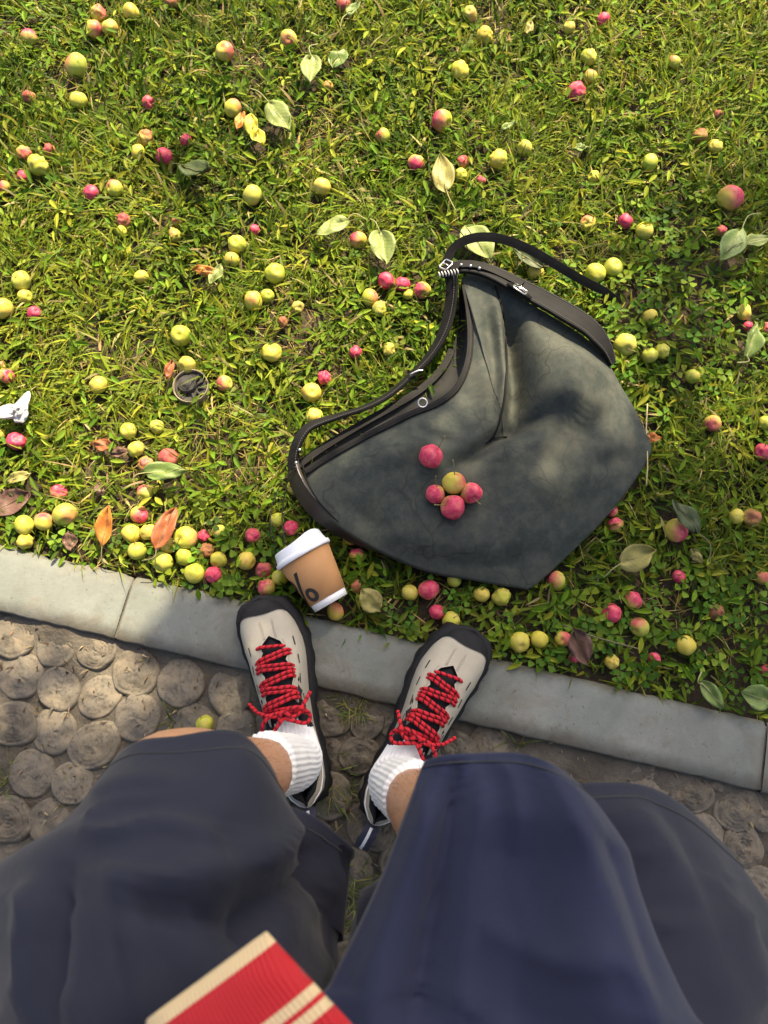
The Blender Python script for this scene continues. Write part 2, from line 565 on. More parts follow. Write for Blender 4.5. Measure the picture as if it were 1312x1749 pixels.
# ================================================================== BAG
t = NT('waxed_canvas')
oc = t.node('ShaderNodeNewGeometry').outputs['Position']
n1, n2, n3 = t.noise(9, 8, .68, oc, .3), t.noise(55, 8, .72, oc), t.noise(900, 2, .5, oc)
c = t.ramp(n1, [(.3, (.027, .035, .033)), (.5, (.041, .048, .042)), (.7, (.060, .063, .050))])
c = t.mix(t.ramp(n2, [(.42, (0, 0, 0)), (.72, (.55, .55, .55))]), c, (.098, .096, .074))
vor = t.node('ShaderNodeTexVoronoi', feature='DISTANCE_TO_EDGE')
vor.inputs['Scale'].default_value = 13
dn = t.node('ShaderNodeTexNoise'); dn.inputs['Scale'].default_value = 16; t.l.new(oc, dn.inputs['Vector'])
vm = t.node('ShaderNodeVectorMath', operation='MULTIPLY_ADD'); t.l.new(dn.outputs['Color'], vm.inputs[0]); vm.inputs[1].default_value = (.09, .09, .09); t.l.new(oc, vm.inputs[2])
t.l.new(vm.outputs[0], vor.inputs['Vector'])
crease = t.ramp(vor.outputs['Distance'], [(0, (1, 1, 1)), (.03, (0, 0, 0))])
cm = t.math('MULTIPLY', crease, t.ramp(t.noise(5, 3, .5, oc), [(.45, (0, 0, 0)), (.62, (.7, .7, .7))]))
c = t.mix(cm, c, (.026, .026, .023))
bh = t.math('ADD', t.math('MULTIPLY', n3, .25), n2)
m_canvas = t.finish(c, .86, t.bump(bh, .3, .003, t.bump(cm, -.25, .002)), .18)
m_leather = simple('black_leather', (.005, .005, .0055), (.010, .0095, .0095), 40, .6, .3, 500, .12, .001)
m_brownleather = simple('dark_brown_leather', (.018, .013, .012), (.032, .024, .021), 30, .42, .25, 500, .5, .001)
m_nickel = simple('nickel', (.55, .54, .52), None, 20, .28, 0, Metallic=1.0)
m_thread = simple('black_thread', (.035, .035, .035), None, 50, .7)
m_whitethread = simple('pale_thread', (.45, .44, .42), None, 50, .7)

BAG = [  # outline of the front panel: pixel x, y and height of the edge
 (790,474,.055),(818,466,.055),(850,480,.06),(884,505,.065),(930,533,.07),(975,560,.07),(1015,590,.065),(1040,622,.06),(1058,655,.05),(1085,700,.04),(1108,748,.035),(1112,772,.032),
 (1088,815,.03),(1050,866,.03),(1010,910,.03),(960,958,.028),(910,1002,.025),(880,1002,.028),(810,990,.035),(740,977,.04),(680,955,.045),(620,925,.05),(570,890,.055),(538,850,.058),(522,812,.058),
 (532,797,.06),(575,772,.065),(640,737,.068),(700,708,.068),(745,690,.066),(778,664,.062),(797,625,.060),(803,580,.058),(800,530,.055),(794,495,.055)]
out = catmull([P(*b) for b in BAG], 340, closed=True)
BC = P(880, 790, .09)
folds = [  # pixel polyline, depth (+ up), width in metres
 ([(1000,585),(975,640),(958,735)], .046, .062),
 ([(860,505),(878,580),(886,650),(878,705),(852,746)], -.062, .023),
 ([(846,492),(860,560),(862,640),(856,700),(842,744)], .030, .010),
 ([(828,500),(840,570),(848,640),(846,700)], -.016, .014),
 ([(950,708),(905,722),(850,748),(800,782),(740,815)], -.022, .013),
 ([(985,740),(930,752),(880,770),(820,800)], .012, .026),
 ([(600,800),(660,775),(720,752),(790,735)], .012, .03),
 ([(640,880),(720,915),(800,930),(880,930)], .010, .04),
 ([(700,940),(800,958),(880,952),(960,915)], -.010, .016),
 ([(560,840),(620,880),(700,905)], -.007, .018),
 ([(1030,760),(990,800),(930,830),(860,840)], .012, .03),
 ([(1100,770),(1060,775),(1000,800)], -.008, .014),
 ([(700,720),(735,745),(790,760)], -.008, .010),
 ([(1060,690),(1020,720),(990,760)], -.006, .014),
]
FP = []
for pts, a, w in folds:
    q = np.array(catmull([P(x, y, .08) for x, y in pts], 100))[:, :2]
    FP.append((q, a, w))
def fold_z(xy):
    """summed fold heights at an array of ground points"""
    z = np.zeros(len(xy))
    for q, a, w in FP:
        d = np.hypot(xy[:, None, 0] - q[None, :, 0], xy[:, None, 1] - q[None, :, 1])
        i = d.argmin(1)
        end = np.clip(np.minimum(i, 99 - i) / 99 / .33, 0, 1)
        z += a * np.exp(-(d.min(1) / w) ** 2) * (.1 + .9 * end * end * (3 - 2 * end))
    return z
NR = 84
xyb = np.array(out)
fl = [np.array([[BC.x, BC.y, .088]])]
for r_ in range(1, NR + 1):
    tt = r_ / NR
    p = np.array(BC)[None] * (1 - tt) + xyb * tt
    p[:, 2] = .088 + (xyb[:, 2] - .088) * tt ** 2.2
    fl.append(p)
fl = np.concatenate(fl)
tts = np.concatenate([[0], np.repeat(np.arange(1, NR + 1) / NR, len(out))])
kk = np.minimum(1, (1 - tts) * 7)
fl[:, 2] += fold_z(fl[:, :2]) * (.12 + .88 * kk)
V = []
for p, k_ in zip(fl, kk):
    q = Vector((p[0], p[1], 0))
    z = p[2] + (.006 * noise.noise(q * 11) + .0035 * noise.noise(q * 26 + Vector((5, 0, 0)))) * k_
    V.append(Vector((p[0], p[1], max(z, .02))))
nb = len(out)
F = [(0, 1 + (k + 1) % nb, 1 + k)[::-1] for k in range(nb)]
for r_ in range(NR - 1):
    for k in range(nb):
        a, b = 1 + r_ * nb, 1 + (r_ + 1) * nb
        F.append((a + k, b + k, b + (k + 1) % nb, a + (k + 1) % nb))
base = 1 + (NR - 1) * nb
for (ins, zf) in ((1.003, .7), (.99, .3), (.95, .04)):     # side wall curling under to the grass
    for k in range(nb):
        e = V[1 + (NR - 1) * nb + k]
        p = BC.lerp(e, ins)
        V.append(Vector((p.x, p.y, max(.006, e.z * zf))))
for s in range(3):
    a, b = base + s * nb, base + (s + 1) * nb
    for k in range(nb):
        F.append((a + k, b + k, b + (k + 1) % nb, a + (k + 1) % nb))
bag = empty('shoulder_bag', (BC.x, BC.y, .0))
tag(bag, 'large dark grey-green waxed canvas hobo bag lying on the grass', 'bag')
bag_body = obj('front_panel', V, F, m_canvas, bag)
bag_bvh = BVHTree.FromPolygons([tuple(v) for v in V], [tuple(f) for f in F])
bag_xy = np.array(out)[:, :2]
def bag_z(x, y, dflt=.06):
    h = bag_bvh.ray_cast(Vector((x, y, 1)), Vector((0, 0, -1)))
    return h[0].z if h[0] is not None else dflt
def on_bag(px, py, lift=0.0):
    z = .08
    for _ in range(6):
        q = P(px, py, z + lift); z = bag_z(q.x, q.y, z)
    return P(px, py, z + lift)
def px_path(pts, n, lift=None):
    q = catmull([P(*p) if lift is None or len(p) == 3 else on_bag(p[0], p[1], lift) for p in pts], n)
    return [Vector(v) for v in q]
UP = Vector((0, 0, 1))

# rim piping along the opening and along the left corner
rim = px_path([(522,806,.062),(535,797,.063),(575,772,.067),(640,737,.070),(700,708,.070),(745,690,.068),(778,664,.064),(797,625,.062),(803,580,.060),(800,530,.057),(793,488,.056)], 90)
V, F = ribbon(rim, .009, .006, [Vector((0, 0, 1))] * 90)
obj('opening_rim', V, F, m_leather, bag, smooth=False)
V, F = tube([p + Vector((.004, -.003, .003)) for p in rim], .0013, 6)
obj('rim_piping', V, F, m_leather, bag)
# back panel: the rim of the far side seen inside the opening, and the lining
front = px_path([(526,803,.055),(575,776,.06),(640,741,.06),(700,712,.06),(748,694,.06),(782,664,.056),(800,625,.054),(806,575,.05),(800,500,.05)], 60)
back = px_path([(508,796,.03),(556,762,.03),(622,722,.032),(676,692,.03),(720,664,.026),(756,628,.024),(776,585,.024),(784,540,.026),(783,478,.045)], 60)
V = []
for i in range(60):
    for s in range(7):
        a = s / 6
        q = front[i].lerp(back[i], a)
        V.append(Vector((q.x, q.y, q.z - .022 * math.sin(math.pi * a))))
m_lining = simple('dark_lining', (.010, .011, .011), (.018, .018, .017), 40, .9)
obj('lining', V, grid_faces(60, 7), m_lining, bag)
lining_xy = np.array([(p.x, p.y) for p in front] + [(p.x, p.y) for p in back[::-1]])
V, F = ribbon(back[:44], .012, .004, UP)
obj('back_rim', V, F, m_leather, bag, smooth=False)
# central seam with its piping
seam = px_path([(846,488),(858,530),(864,580),(865,640),(858,700),(846,740),(836,754)], 60, .002)
V, F = tube(seam, .0019, 8)
obj('seam_piping', V, F, m_leather, bag)
V, F = tube(px_path([(830,757),(846,748),(866,746)], 14, .002), .0012, 6)
obj('seam_tab', V, F, m_leather, bag)

# leather gusset along the upper right edge
top_band = px_path([(752,466,.062),(790,456,.068),(835,464,.074),(895,494,.080),(955,526,.086),(1005,558,.084),(1034,592,.074),(1046,622,.06)], 80)
wid = np.interp(np.linspace(0, 1, 80), [0, .1, .3, .5, .7, .85, 1], [.020, .026, .032, .039, .043, .038, .014])
nrm = [Vector((.15, .2, 1)).normalized().lerp(Vector((.35, .2, .9)), i / 79).normalized() for i in range(80)]
nrm = [Vector((.2, .25, 1)).normalized().lerp(n_, sstep(.1, .4, i / 79)).normalized() for i, n_ in enumerate(nrm)]
V, F = ribbon(top_band, list(wid), .006, nrm)
gus = obj('leather_gusset', V, F, m_leather, bag, smooth=False)
def stitches(pathv, nrms, wids, off, mat, parent, step=2, name='stitching'):
    parts = []
    n = len(pathv)
    for i in range(1, n - 2, step):
        t_ = (pathv[i + 1] - pathv[i - 1]).normalized()
        s = t_.cross(nrms[i]).normalized()
        u_ = s.cross(t_).normalized()
        p = pathv[i] + s * (off * wids[i] / 2) + u_ * .0034
        parts.append(tube([p - t_ * .0016, p + t_ * .0016], .0007, 5))
    V, F = join(parts)
    obj(name, V, F, mat, parent)
stitches(catp := [Vector(v) for v in catmull(top_band, 240)], [nrm[min(79, i // 3)] for i in range(240)], [float(wid[min(79, i // 3)]) for i in range(240)], .82, m_thread, gus)
stitches(catp, [nrm[min(79, i // 3)] for i in range(240)], [float(wid[min(79, i // 3)]) for i in range(240)], -.82, m_thread, gus)
# left corner gusset
lb = px_path([(500,782,.05),(504,812,.05),(518,842,.048),(545,874,.042),(585,905,.036),(640,936,.03)], 60)
widl = np.interp(np.linspace(0, 1, 60), [0, .2, .5, .8, 1], [.022, .034, .036, .028, .008])
nl = [Vector((-.75, -.25, .6)).lerp(Vector((-.45, -.75, .55)), i / 59).normalized() for i in range(60)]
V, F = ribbon(lb, list(widl), .006, nl)
gus2 = obj('leather_gusset', V, F, m_brownleather, bag, smooth=False)
gus2['label'] = 'dark brown leather corner of the bag by the paper cup'
V, F = tube(px_path([(516,790,.064),(526,828,.060),(552,866,.058),(592,902,.052),(650,938,.044)], 40), .0016, 6)
obj('edge_piping', V, F, m_leather, bag)

# long shoulder strap running behind the opening
strap = px_path([(500,800,.055),(502,775,.062),(512,748,.068),(532,727,.066),(575,712,.058),(622,697,.05),(664,675,.045),(704,640,.042),(738,603,.042),(760,562,.045),(770,520,.05),(772,485,.058),(768,462,.066)], 110)
ns = [Vector((-.35, .25, 1)).normalized().lerp(Vector((-.5, .55, .75)).normalized(), sstep(.1, .35, i / 109)).normalized() for i in range(110)]
V, F = ribbon(strap, list(np.interp(np.linspace(0, 1, 110), [0, .1, .25, .55, .8, 1], [.016, .018, .015, .017, .024, .022])), .0042, ns)
st = obj('shoulder_strap', V, F, m_leather, bag, smooth=False)
stitches([Vector(v) for v in catmull(strap, 220)], [ns[i // 2] for i in range(220)], [.016] * 220, .8, m_thread, st)
# thin strap arching over the grass at the top
st2 = px_path([(762,452,.068),(772,428,.078),(792,412,.088),(820,405,.095),(856,408,.095),(900,424,.088),(946,450,.075),(990,476,.055),(1030,497,.03),(1050,512,.012)], 90)
n2_ = [Vector((-.25, -.55, .8)).normalized()] * 90
V, F = ribbon(st2, .0145, .0034, n2_)
obj('thin_strap', V, F, m_leather, bag, smooth=False)
# second strap under it along the gusset
st3 = px_path([(755,470,.066),(790,462,.073),(822,466,.076),(856,480,.077),(888,497,.082)], 40)
V, F = ribbon([p + Vector((.004, .010, .002)) for p in st3], .015, .004, [Vector((.15, .2, 1)).normalized()] * 40)
tab = obj('buckle_tab', V, F, m_leather, bag, smooth=False)
# whip stitching at the strap end
parts = []
for i in range(7):
    a, b = P(752 + i * 5.2, 474 - i * .9, .078), P(749 + i * 5.2, 465 - i * .9, .08)
    parts.append(tube([a, (a + b) / 2 + Vector((0, 0, .003)), b], .0011, 6))
V, F = join(parts)
obj('whip_stitches', V, F, m_whitethread, bag)
# rivets
def rivet(px, py, z, r_=.0026):
    c_ = P(px, py, z)
    V, F = [c_ + UP * r_ * .8], []
    for i, a in enumerate((.35, .7, 1.0)):
        for k in range(10):
            w = k * math.pi / 5
            V.append(c_ + Vector((math.cos(w) * r_ * a, math.sin(w) * r_ * a, r_ * .8 * math.sqrt(max(0, 1 - a * a)))))
    F = [(0, 1 + k, 1 + (k + 1) % 10) for k in range(10)]
    for i in range(2):
        for k in range(10): F.append((1 + i * 10 + k, 11 + i * 10 + k, 11 + i * 10 + (k + 1) % 10, 1 + i * 10 + (k + 1) % 10))
    obj('rivet', V, F, m_nickel, bag)
for q in ((788,452,.080),(804,454,.081),(819,458,.082),(506,790,.072),(512,768,.072)): rivet(*q)
# buckle on the gusset: frame, prong and keeper
def buckle(px, py, z, ang, w, h, nrm_):
    c_ = P(px, py, z)
    n_ = Vector(nrm_).normalized()
    e = Vector((math.cos(ang), math.sin(ang), 0)); e = (e - n_ * e.dot(n_)).normalized()
    s = n_.cross(e)
    pts = []
    for (a, b) in ((-1, -.7), (-.8, -1), (.8, -1), (1, -.7), (1, .7), (.8, 1), (-.8, 1), (-1, .7)):
        pts.append(c_ + e * a * w / 2 + s * b * h / 2)
    V, F = tube(pts, .0013, 7, closed=True)
    o = obj('buckle', V, F, m_nickel, bag)
    V, F = tube([c_ - e * w * .45, c_ + n_ * .0015, c_ + e * w * .55], .0011, 6)
    obj('prong', V, F, m_nickel, o)
buckle(889, 494, .091, R(-30), .024, .019, (.45, .5, .8))
buckle(762, 452, .078, R(140), .016, .018, (-.3, .2, .9))
V, F = ribbon([P(868, 484, .088), P(888, 496, .0895), P(908, 510, .089)], .013, .003, Vector((.4, .5, .8)))
obj('keeper_strap', V, F, m_leather, bag)
# eyelet by the opening
c_ = P(722, 688, .073)
V, F = tube([c_ + Vector((math.cos(k * .5236) * .0072, math.sin(k * .5236) * .0072, .001 * math.sin(k * .5236))) for k in range(12)], .0013, 6, closed=True)
obj('eyelet', V, F, m_nickel, bag)
V, F = tube(px_path([(700,640,.055),(712,634,.056),(724,632,.055)], 8), .0014, 6)
obj('strap_pin', V, F, m_nickel, bag)
# thin leather cord looping from the left corner over the grass
V, F = tube(px_path([(508,800,.066),(494,812,.05),(486,850,.03),(482,890,.026),(488,930,.028)], 30), .0009, 5)
obj('cord', V, F, m_brownleather, bag)
V, F = tube(px_path([(497,806,.06),(480,826,.04),(466,860,.03),(462,900,.028),(470,930,.02)], 30), .0008, 5)
obj('cord', V, F, m_brownleather, bag)
V, F = tube(px_path([(700,398,.02),(730,384,.06),(765,384,.08),(790,400,.085),(800,430,.078)], 30), .0008, 5)
obj('cord', V, F, m_leather, bag)

# ================================================================== PAPER CUP
cup = empty('paper_cup', P(530, 990, 0))
tag(cup, 'brown and white paper coffee cup with white lid lying at the lawn edge', 'cup')
m_white = simple('white_card', (.78, .78, .77), (.82, .82, .81), 30, .55)
m_lid = simple('white_plastic', (.80, .81, .82), None, 30, .35)
m_kraft = simple('kraft_card', (.40, .20, .075), (.46, .24, .095), 18, .7, .1, 300)
m_ink = simple('black_ink', (.015, .014, .013), None, 30, .6)
b0, l0 = P(566, 1030, .044), P(518, 946, .056)
CA = (l0 - b0).normalized()
CL = (l0 - b0).length
CR = CA.cross(UP).normalized()      # to the right of the cup seen from above
CU = CR.cross(CA).normalized()
def cup_pt(s, phi, off=0.0, prof=None):
    r_ = (.0275 + (.041 - .0275) * s) + off if prof is None else prof
    return b0 + CA * (s * CL) + (CU * math.cos(phi) + CR * math.sin(phi)) * r_
def lathe(prof, seg=48):
    V = [cup_pt(s, 2 * math.pi * k / seg, prof=r_) for (s, r_) in prof for k in range(seg)]
    return V, grid_faces(len(prof), seg, True)
rc = lambda s: .0275 + .0135 * s
V, F = lathe([(.02, .001), (.02, .024), (0, .0255), (0, rc(0)), (.1, rc(.1)), (.3, rc(.3)), (.6, rc(.6)), (1, rc(1))])
obj('cup_body', V, F, m_white, cup)
V, F = lathe([(.125, rc(.125)), (.125, rc(.125) + .0009), (.5, rc(.5) + .0009), (.96, rc(.96) + .0009), (.96, rc(.96))])
sleeve = obj('sleeve', V, F, m_kraft, cup)
# printed mark: two rings and a slash
def mark_pt(a, b, off=.0013):                    # a to the right, b up, in metres on the sleeve
    a, b = a * 1.28, b * 1.28
    s = .43 + b / CL
    return cup_pt(s, -R(60) + a / rc(s), off)
V, F = [], []
for (ca, cb) in ((-.0105, .0095), (.0105, -.0095)):
    o_ = len(V)
    for k in range(28):
        w = k * 2 * math.pi / 28
        V += [mark_pt(ca + math.cos(w) * .0078, cb + math.sin(w) * .0088), mark_pt(ca + math.cos(w) * .0032, cb + math.sin(w) * .0042)]
    F += [(o_ + 2 * k, o_ + 2 * ((k + 1) % 28), o_ + 2 * ((k + 1) % 28) + 1, o_ + 2 * k + 1) for k in range(28)]
o_ = len(V)
for k in range(15):
    b = -.0215 + .043 * k / 14
    V += [mark_pt(b * .52 - .0027, b), mark_pt(b * .52 + .0027, b)]
F += [(o_ + 2 * k, o_ + 2 * k + 1, o_ + 2 * k + 3, o_ + 2 * k + 2) for k in range(14)]
obj('printed_mark', V, F, m_ink, sleeve)
lp = [(.955, .0405), (.95, .0435), (.965, .0448), (1.02, .0450), (1.035, .0440), (1.04, .0418), (1.075, .0412), (1.12, .0402), (1.17, .0392), (1.205, .0388), (1.215, .0378), (1.205, .0362), (1.16, .0350), (1.14, .030), (1.14, .001)]
V, F = lathe(lp, 56)
V = [v + CA * (.006 * max(0, math.cos(2 * math.pi * (i % 56) / 56 - .75)) ** 4 if 8 <= i // 56 <= 11 else 0) for i, v in enumerate(V)]
obj('lid', V, F, m_lid, cup)

# ================================================================== SPRINKLER HEAD, LITTER
sp = empty('sprinkler_head', P(331, 668, 0))
tag(sp, 'black pop-up sprinkler cap in a pale ring sunk in the grass', 'sprinkler')
m_blackplastic = simple('dirty_black_plastic', (.014, .014, .014), (.065, .058, .048), 90, .85, .5, 220)
m_ringplastic = simple('pale_plastic', (.27, .22, .15), (.10, .08, .055), 60, .8, .5, 200)
SR = 30 / scale_at(668)
def sp_lathe(prof, seg=40, cx=0, cy=0):
    c_ = sp.location
    V = [Vector((c_.x + cx + r_ * math.cos(2 * math.pi * k / seg), c_.y + cy + r_ * math.sin(2 * math.pi * k / seg), z)) for (r_, z) in prof for k in range(seg)]
    return V, grid_faces(len(prof), seg, True)
V, F = sp_lathe([(SR, .0), (SR, .022), (SR * .99, .023), (SR * .95, .023), (SR * .93, .022), (SR * .92, .004)])
obj('ring', V, F, m_ringplastic, sp)
V, F = sp_lathe([(SR * .925, .006), (SR * .91, .016), (SR * .8, .017), (SR * .5, .012), (SR * .001, .012)])
obj('cap', V, F, m_blackplastic, sp)
parts = [sp_lathe([(SR * .5, .010), (SR * .5, .022), (SR * .46, .024), (SR * .38, .022), (SR * .36, .025), (SR * .22, .023), (SR * .2, .026), (.0004, .026)], 30, -SR * .22, SR * .14)]
obj('nozzle', *parts[0], m_blackplastic, sp)
for k, an in enumerate((-75, -40, -5, 30, 62)):
    a = R(an)
    M = Matrix.Translation((sp.location.x + SR * .62 * math.cos(a), sp.location.y + SR * .62 * math.sin(a), .0165)) @ Matrix.Rotation(a, 4, 'Z')
    obj('rib', *box(0, 0, 0, SR * .46, SR * .13, .004, M, .001), m_blackplastic, sp, smooth=False)

m_tissue = simple('tissue', (.44, .44, .45), (.34, .34, .33), 90, .95, .6, 220)
V, F = [P(28, 702, .045)], []
for i in range(1, 8):
    for k in range(30):
        ad = k * 12
        rr = interp(ad, [0, 25, 45, 58, 75, 110, 150, 180, 200, 235, 280, 310, 340, 360], [20, 22, 36, 47, 17, 11, 20, 37, 35, 13, 21, 24, 21, 20]) * i / 7 * (1 + .16 * noise.noise((k * .7, i * .3, 1)))
        V.append(P(28 + rr * math.cos(R(ad)), 702 - rr * math.sin(R(ad)), .034 + .012 * (1 - i / 7) + .010 * noise.noise((math.cos(R(ad)) * i * .45, math.sin(R(ad)) * i * .45, 5)) + .007 * abs(noise.noise((math.cos(R(ad)) * i, math.sin(R(ad)) * i, 9)))))
F = [(0, 1 + k, 1 + (k + 1) % 30) for k in range(30)] + [tuple(q + 1 for q in f) for f in grid_faces(7, 30, True)]
o = obj('crumpled_tissue', V, F, m_tissue)
so = o.modifiers.new('thick', 'SOLIDIFY'); so.thickness = .0012
ss = o.modifiers.new('smooth', 'SUBSURF'); ss.levels = ss.render_levels = 1
tag(o, 'torn scrap of white tissue in the grass at the left edge', 'litter')

# ================================================================== FALLEN FRUIT
t = NT('apple_skin')
oi = t.node('ShaderNodeObjectInfo')
oc = t.coord()
sub = t.node('ShaderNodeVectorMath', operation='MULTIPLY_ADD')
t.l.new(oi.outputs['Color'], sub.inputs[0]); sub.inputs[1].default_value = (2, 2, 2); sub.inputs[2].default_value = (-1, -1, -1)
nrmv = t.node('ShaderNodeVectorMath', operation='NORMALIZE'); t.l.new(oc, nrmv.inputs[0])
dot = t.node('ShaderNodeVectorMath', operation='DOT_PRODUCT'); t.l.new(nrmv.outputs[0], dot.inputs[0]); t.l.new(sub.outputs[0], dot.inputs[1])
rv = t.node('ShaderNodeVectorMath', operation='MULTIPLY_ADD'); t.l.new(oi.outputs['Random'], rv.inputs[0]); rv.inputs[1].default_value = (31, 17, 7); t.l.new(oc, rv.inputs[2])
rc_ = rv.outputs[0]
nz = t.noise(70, 4, .6, rc_)
yel = t.ramp(oi.outputs['Random'], [(0, (.26, .32, .028)), (.35, (.36, .37, .034)), (.6, (.46, .39, .045)), (.8, (.44, .34, .05)), (1, (.31, .35, .05))])
yel = t.mix(t.ramp(t.noise(40, 3, .5, rc_), [(.4, (0, 0, 0)), (.7, (.6, .6, .6))]), yel, (.54, .42, .10))
red = t.ramp(t.noise(110, 4, .6, rc_), [(.3, (.36, .014, .06)), (.5, (.50, .045, .095)), (.7, (.57, .13, .12))])
# blush: alpha 0..1 gives how far round the fruit the red reaches
lim = t.math('MULTIPLY_ADD', oi.outputs['Alpha'], -2.6, 1.25)
val = t.math('ADD', dot.outputs['Value'], t.math('MULTIPLY_ADD', nz, 1.5, -.75))
bl = t.math('MULTIPLY_ADD', t.math('SUBTRACT', val, lim), .82, .15, True)
c = t.mix(bl, yel, red)
# peach tone where red fades
brn = t.math('MULTIPLY', oi.outputs['Object Index'], .01)
bn = t.math('MULTIPLY_ADD', t.noise(55, 5, .65, rc_), 2.4, -1.2)
bf = t.math('ADD', t.math('MULTIPLY_ADD', brn, 1.5, -.42), t.math('MULTIPLY', bn, .6), 0, True)
c = t.mix(bf, c, (.20, .085, .035))
sep = t.node('ShaderNodeSeparateXYZ'); t.l.new(oc, sep.inputs[0])
rad2 = t.math('SQRT', t.math('ADD', t.math('MULTIPLY', sep.outputs[0], sep.outputs[0]), t.math('MULTIPLY', sep.outputs[1], sep.outputs[1])))
cal = t.math('MULTIPLY', t.math('LESS_THAN', rad2, t.math('MULTIPLY_ADD', nz, .0016, .0013)), t.math('LESS_THAN', sep.outputs[2], 0.0))
c = t.mix(cal, c, (.055, .035, .02))
spk = t.ramp(t.noise(520, 2, .5, rc_), [(.68, (0, 0, 0)), (.74, (.5, .5, .5))])
c = t.mix(spk, c, (.62, .50, .28))
t.l.new(t.math('MULTIPLY_ADD', bf, .25, .52), t.bsdf.inputs['Roughness'])
m_fruit = t.m
t.l.new(c, t.bsdf.inputs['Base Color'])
t.bsdf.inputs['Specular IOR Level'].default_value = .3
t.bsdf.inputs['Subsurface Weight'].default_value = .06
t.bsdf.inputs['Subsurface Radius'].default_value = (.004, .002, .001)
t.bsdf.inputs['Subsurface Scale'].default_value = 1.0
t.l.new(t.bump(t.math('MULTIPLY', t.noise(130, 4, .6, rc_), t.math('MULTIPLY_ADD', brn, 1.0, .12)), .5, .004), t.bsdf.inputs['Normal'])
m_stem = simple('fruit_stem', (.12, .09, .035), (.22, .18, .06), 80, .8)

def fruit_mesh(kind, k):
    r_ = .018
    n, sg = 18, 26
    V = []
    for i in range(n + 1):
        th = math.pi * i / n
        for s in range(sg):
            w = 2 * math.pi * s / sg
            x, y, z = math.sin(th) * math.cos(w), math.sin(th) * math.sin(w), math.cos(th)
            rad = 1 + .11 * noise.noise((x * 1.3 + k * 7, y * 1.3, z * 1.3)) + .03 * noise.noise((x * 3 + k * 3, y * 3, z * 3))
            zz = z * (.93 if kind != 'e' else 1.18)
            zz -= .22 * math.exp(-(th / .30) ** 2)
            zz += .17 * math.exp(-((math.pi - th) / .26) ** 2)
            if kind == 's':                      # a suture line down one side
                d = abs((w - 1.0 + math.pi) % (2 * math.pi) - math.pi)
                rad -= .13 * math.exp(-(d / .20) ** 2) * math.sin(th)
            if kind == 'w':                      # shrivelled skin
                rad += .16 * noise.noise((x * 2.6 + k * 5, y * 2.6, z * 2.6)) - .10 * abs(noise.noise((x * 5 + k, y * 5, z * 5)))
            if kind == 'p':                      # pecked open: a ragged hollow with a raised lip
                d = math.acos(max(-1, min(1, x * .55 + y * .35 + z * .757)))
                e = .62 + .18 * noise.noise((w * 2, k, 3))
                if d < e: rad -= .38 * (1 - (d / e) ** 2) + .1 * noise.noise((x * 6, y * 6, z * 6 + k))
                rad += .07 * noise.noise((x * 3 + k * 5, y * 3, z * 3))
            V.append((x * r_ * rad, y * r_ * rad, zz * r_ * (rad if kind in 'wp' else 1)))
    return mesh_data('crab_apple', V, grid_faces(n + 1, sg, True), m_fruit)
FM = {k: [fruit_mesh(k, j) for j in range(n)] for k, n in (('n', 10), ('e', 3), ('s', 3), ('w', 6), ('p', 4))}
stem_me = []
for k in range(4):
    V, F = tube(catmull([(0, 0, .0115), (.0005, 0, .017), (.002 + .001 * k, .001, .027), (.005, .002 * k, .036)], 8), [.0009, .0007, .0007, .0006, .0006, .0007, .0009, .0013], 6)
    stem_me.append(mesh_data('stem', V, F, m_stem))
FRUIT_XY = []
def fruit(x, y, d, bl, br, ang, kind, label, bagged=False, stem=None, lift=0.0):
    """pixel centre and diameter, blush 0-1, brown 0-1, side of the blush in degrees (None: the top), mesh kind"""
    z = .02
    for _ in range(4):
        sc = scale_at(y, z)
        rad = max(.008, d / 2 / sc)
        z = (bag_z(P(x, y, z).x, P(x, y, z).y, .08) + rad * .86) if bagged else rad * .90 + .004 + lift
    p = P(x, y, z)
    q = Euler((rng.uniform(-1.2, 1.2), rng.uniform(-1.2, 1.2), rng.uniform(0, 6.28))).to_quaternion()
    if stem is not None:                          # stem points to that side in the picture, slightly up
        sd = Vector((math.cos(R(stem)), math.sin(R(stem)), .75)).normalized()
        q = sd.to_track_quat('Z', 'Y')
    o = bpy.data.objects.new('crab_apple', FM[kind][rng.integers(len(FM[kind]))])
    o.location = p
    o.rotation_mode = 'QUATERNION'
    o.rotation_quaternion = q
    s = rad / .018
    o.scale = (s, s, s * rng.uniform(.95, 1.05))
    COL.objects.link(o)
    bd = Vector((0, 0, 1)) if ang is None else Vector((math.cos(R(ang)) * .85, math.sin(R(ang)) * .85, .45)).normalized()
    bd = q.inverted() @ bd
    o.color = (bd.x * .5 + .5, bd.y * .5 + .5, bd.z * .5 + .5, bl)
    o.pass_index = int((br + (0 if bagged else rng.uniform(.0, .22))) * 100)
    tag(o, label, 'crab apple', 'crab apples on the bag' if bagged else 'fallen crab apples')
    if stem is not None or (rng.random() < .22 and d > 24 and kind in 'ns'):
        c_ = bpy.data.objects.new('stem', stem_me[rng.integers(4)])
        link(c_, o, True)
    if not bagged: FRUIT_XY.append((p.x, p.y, rad, kind))
    return o
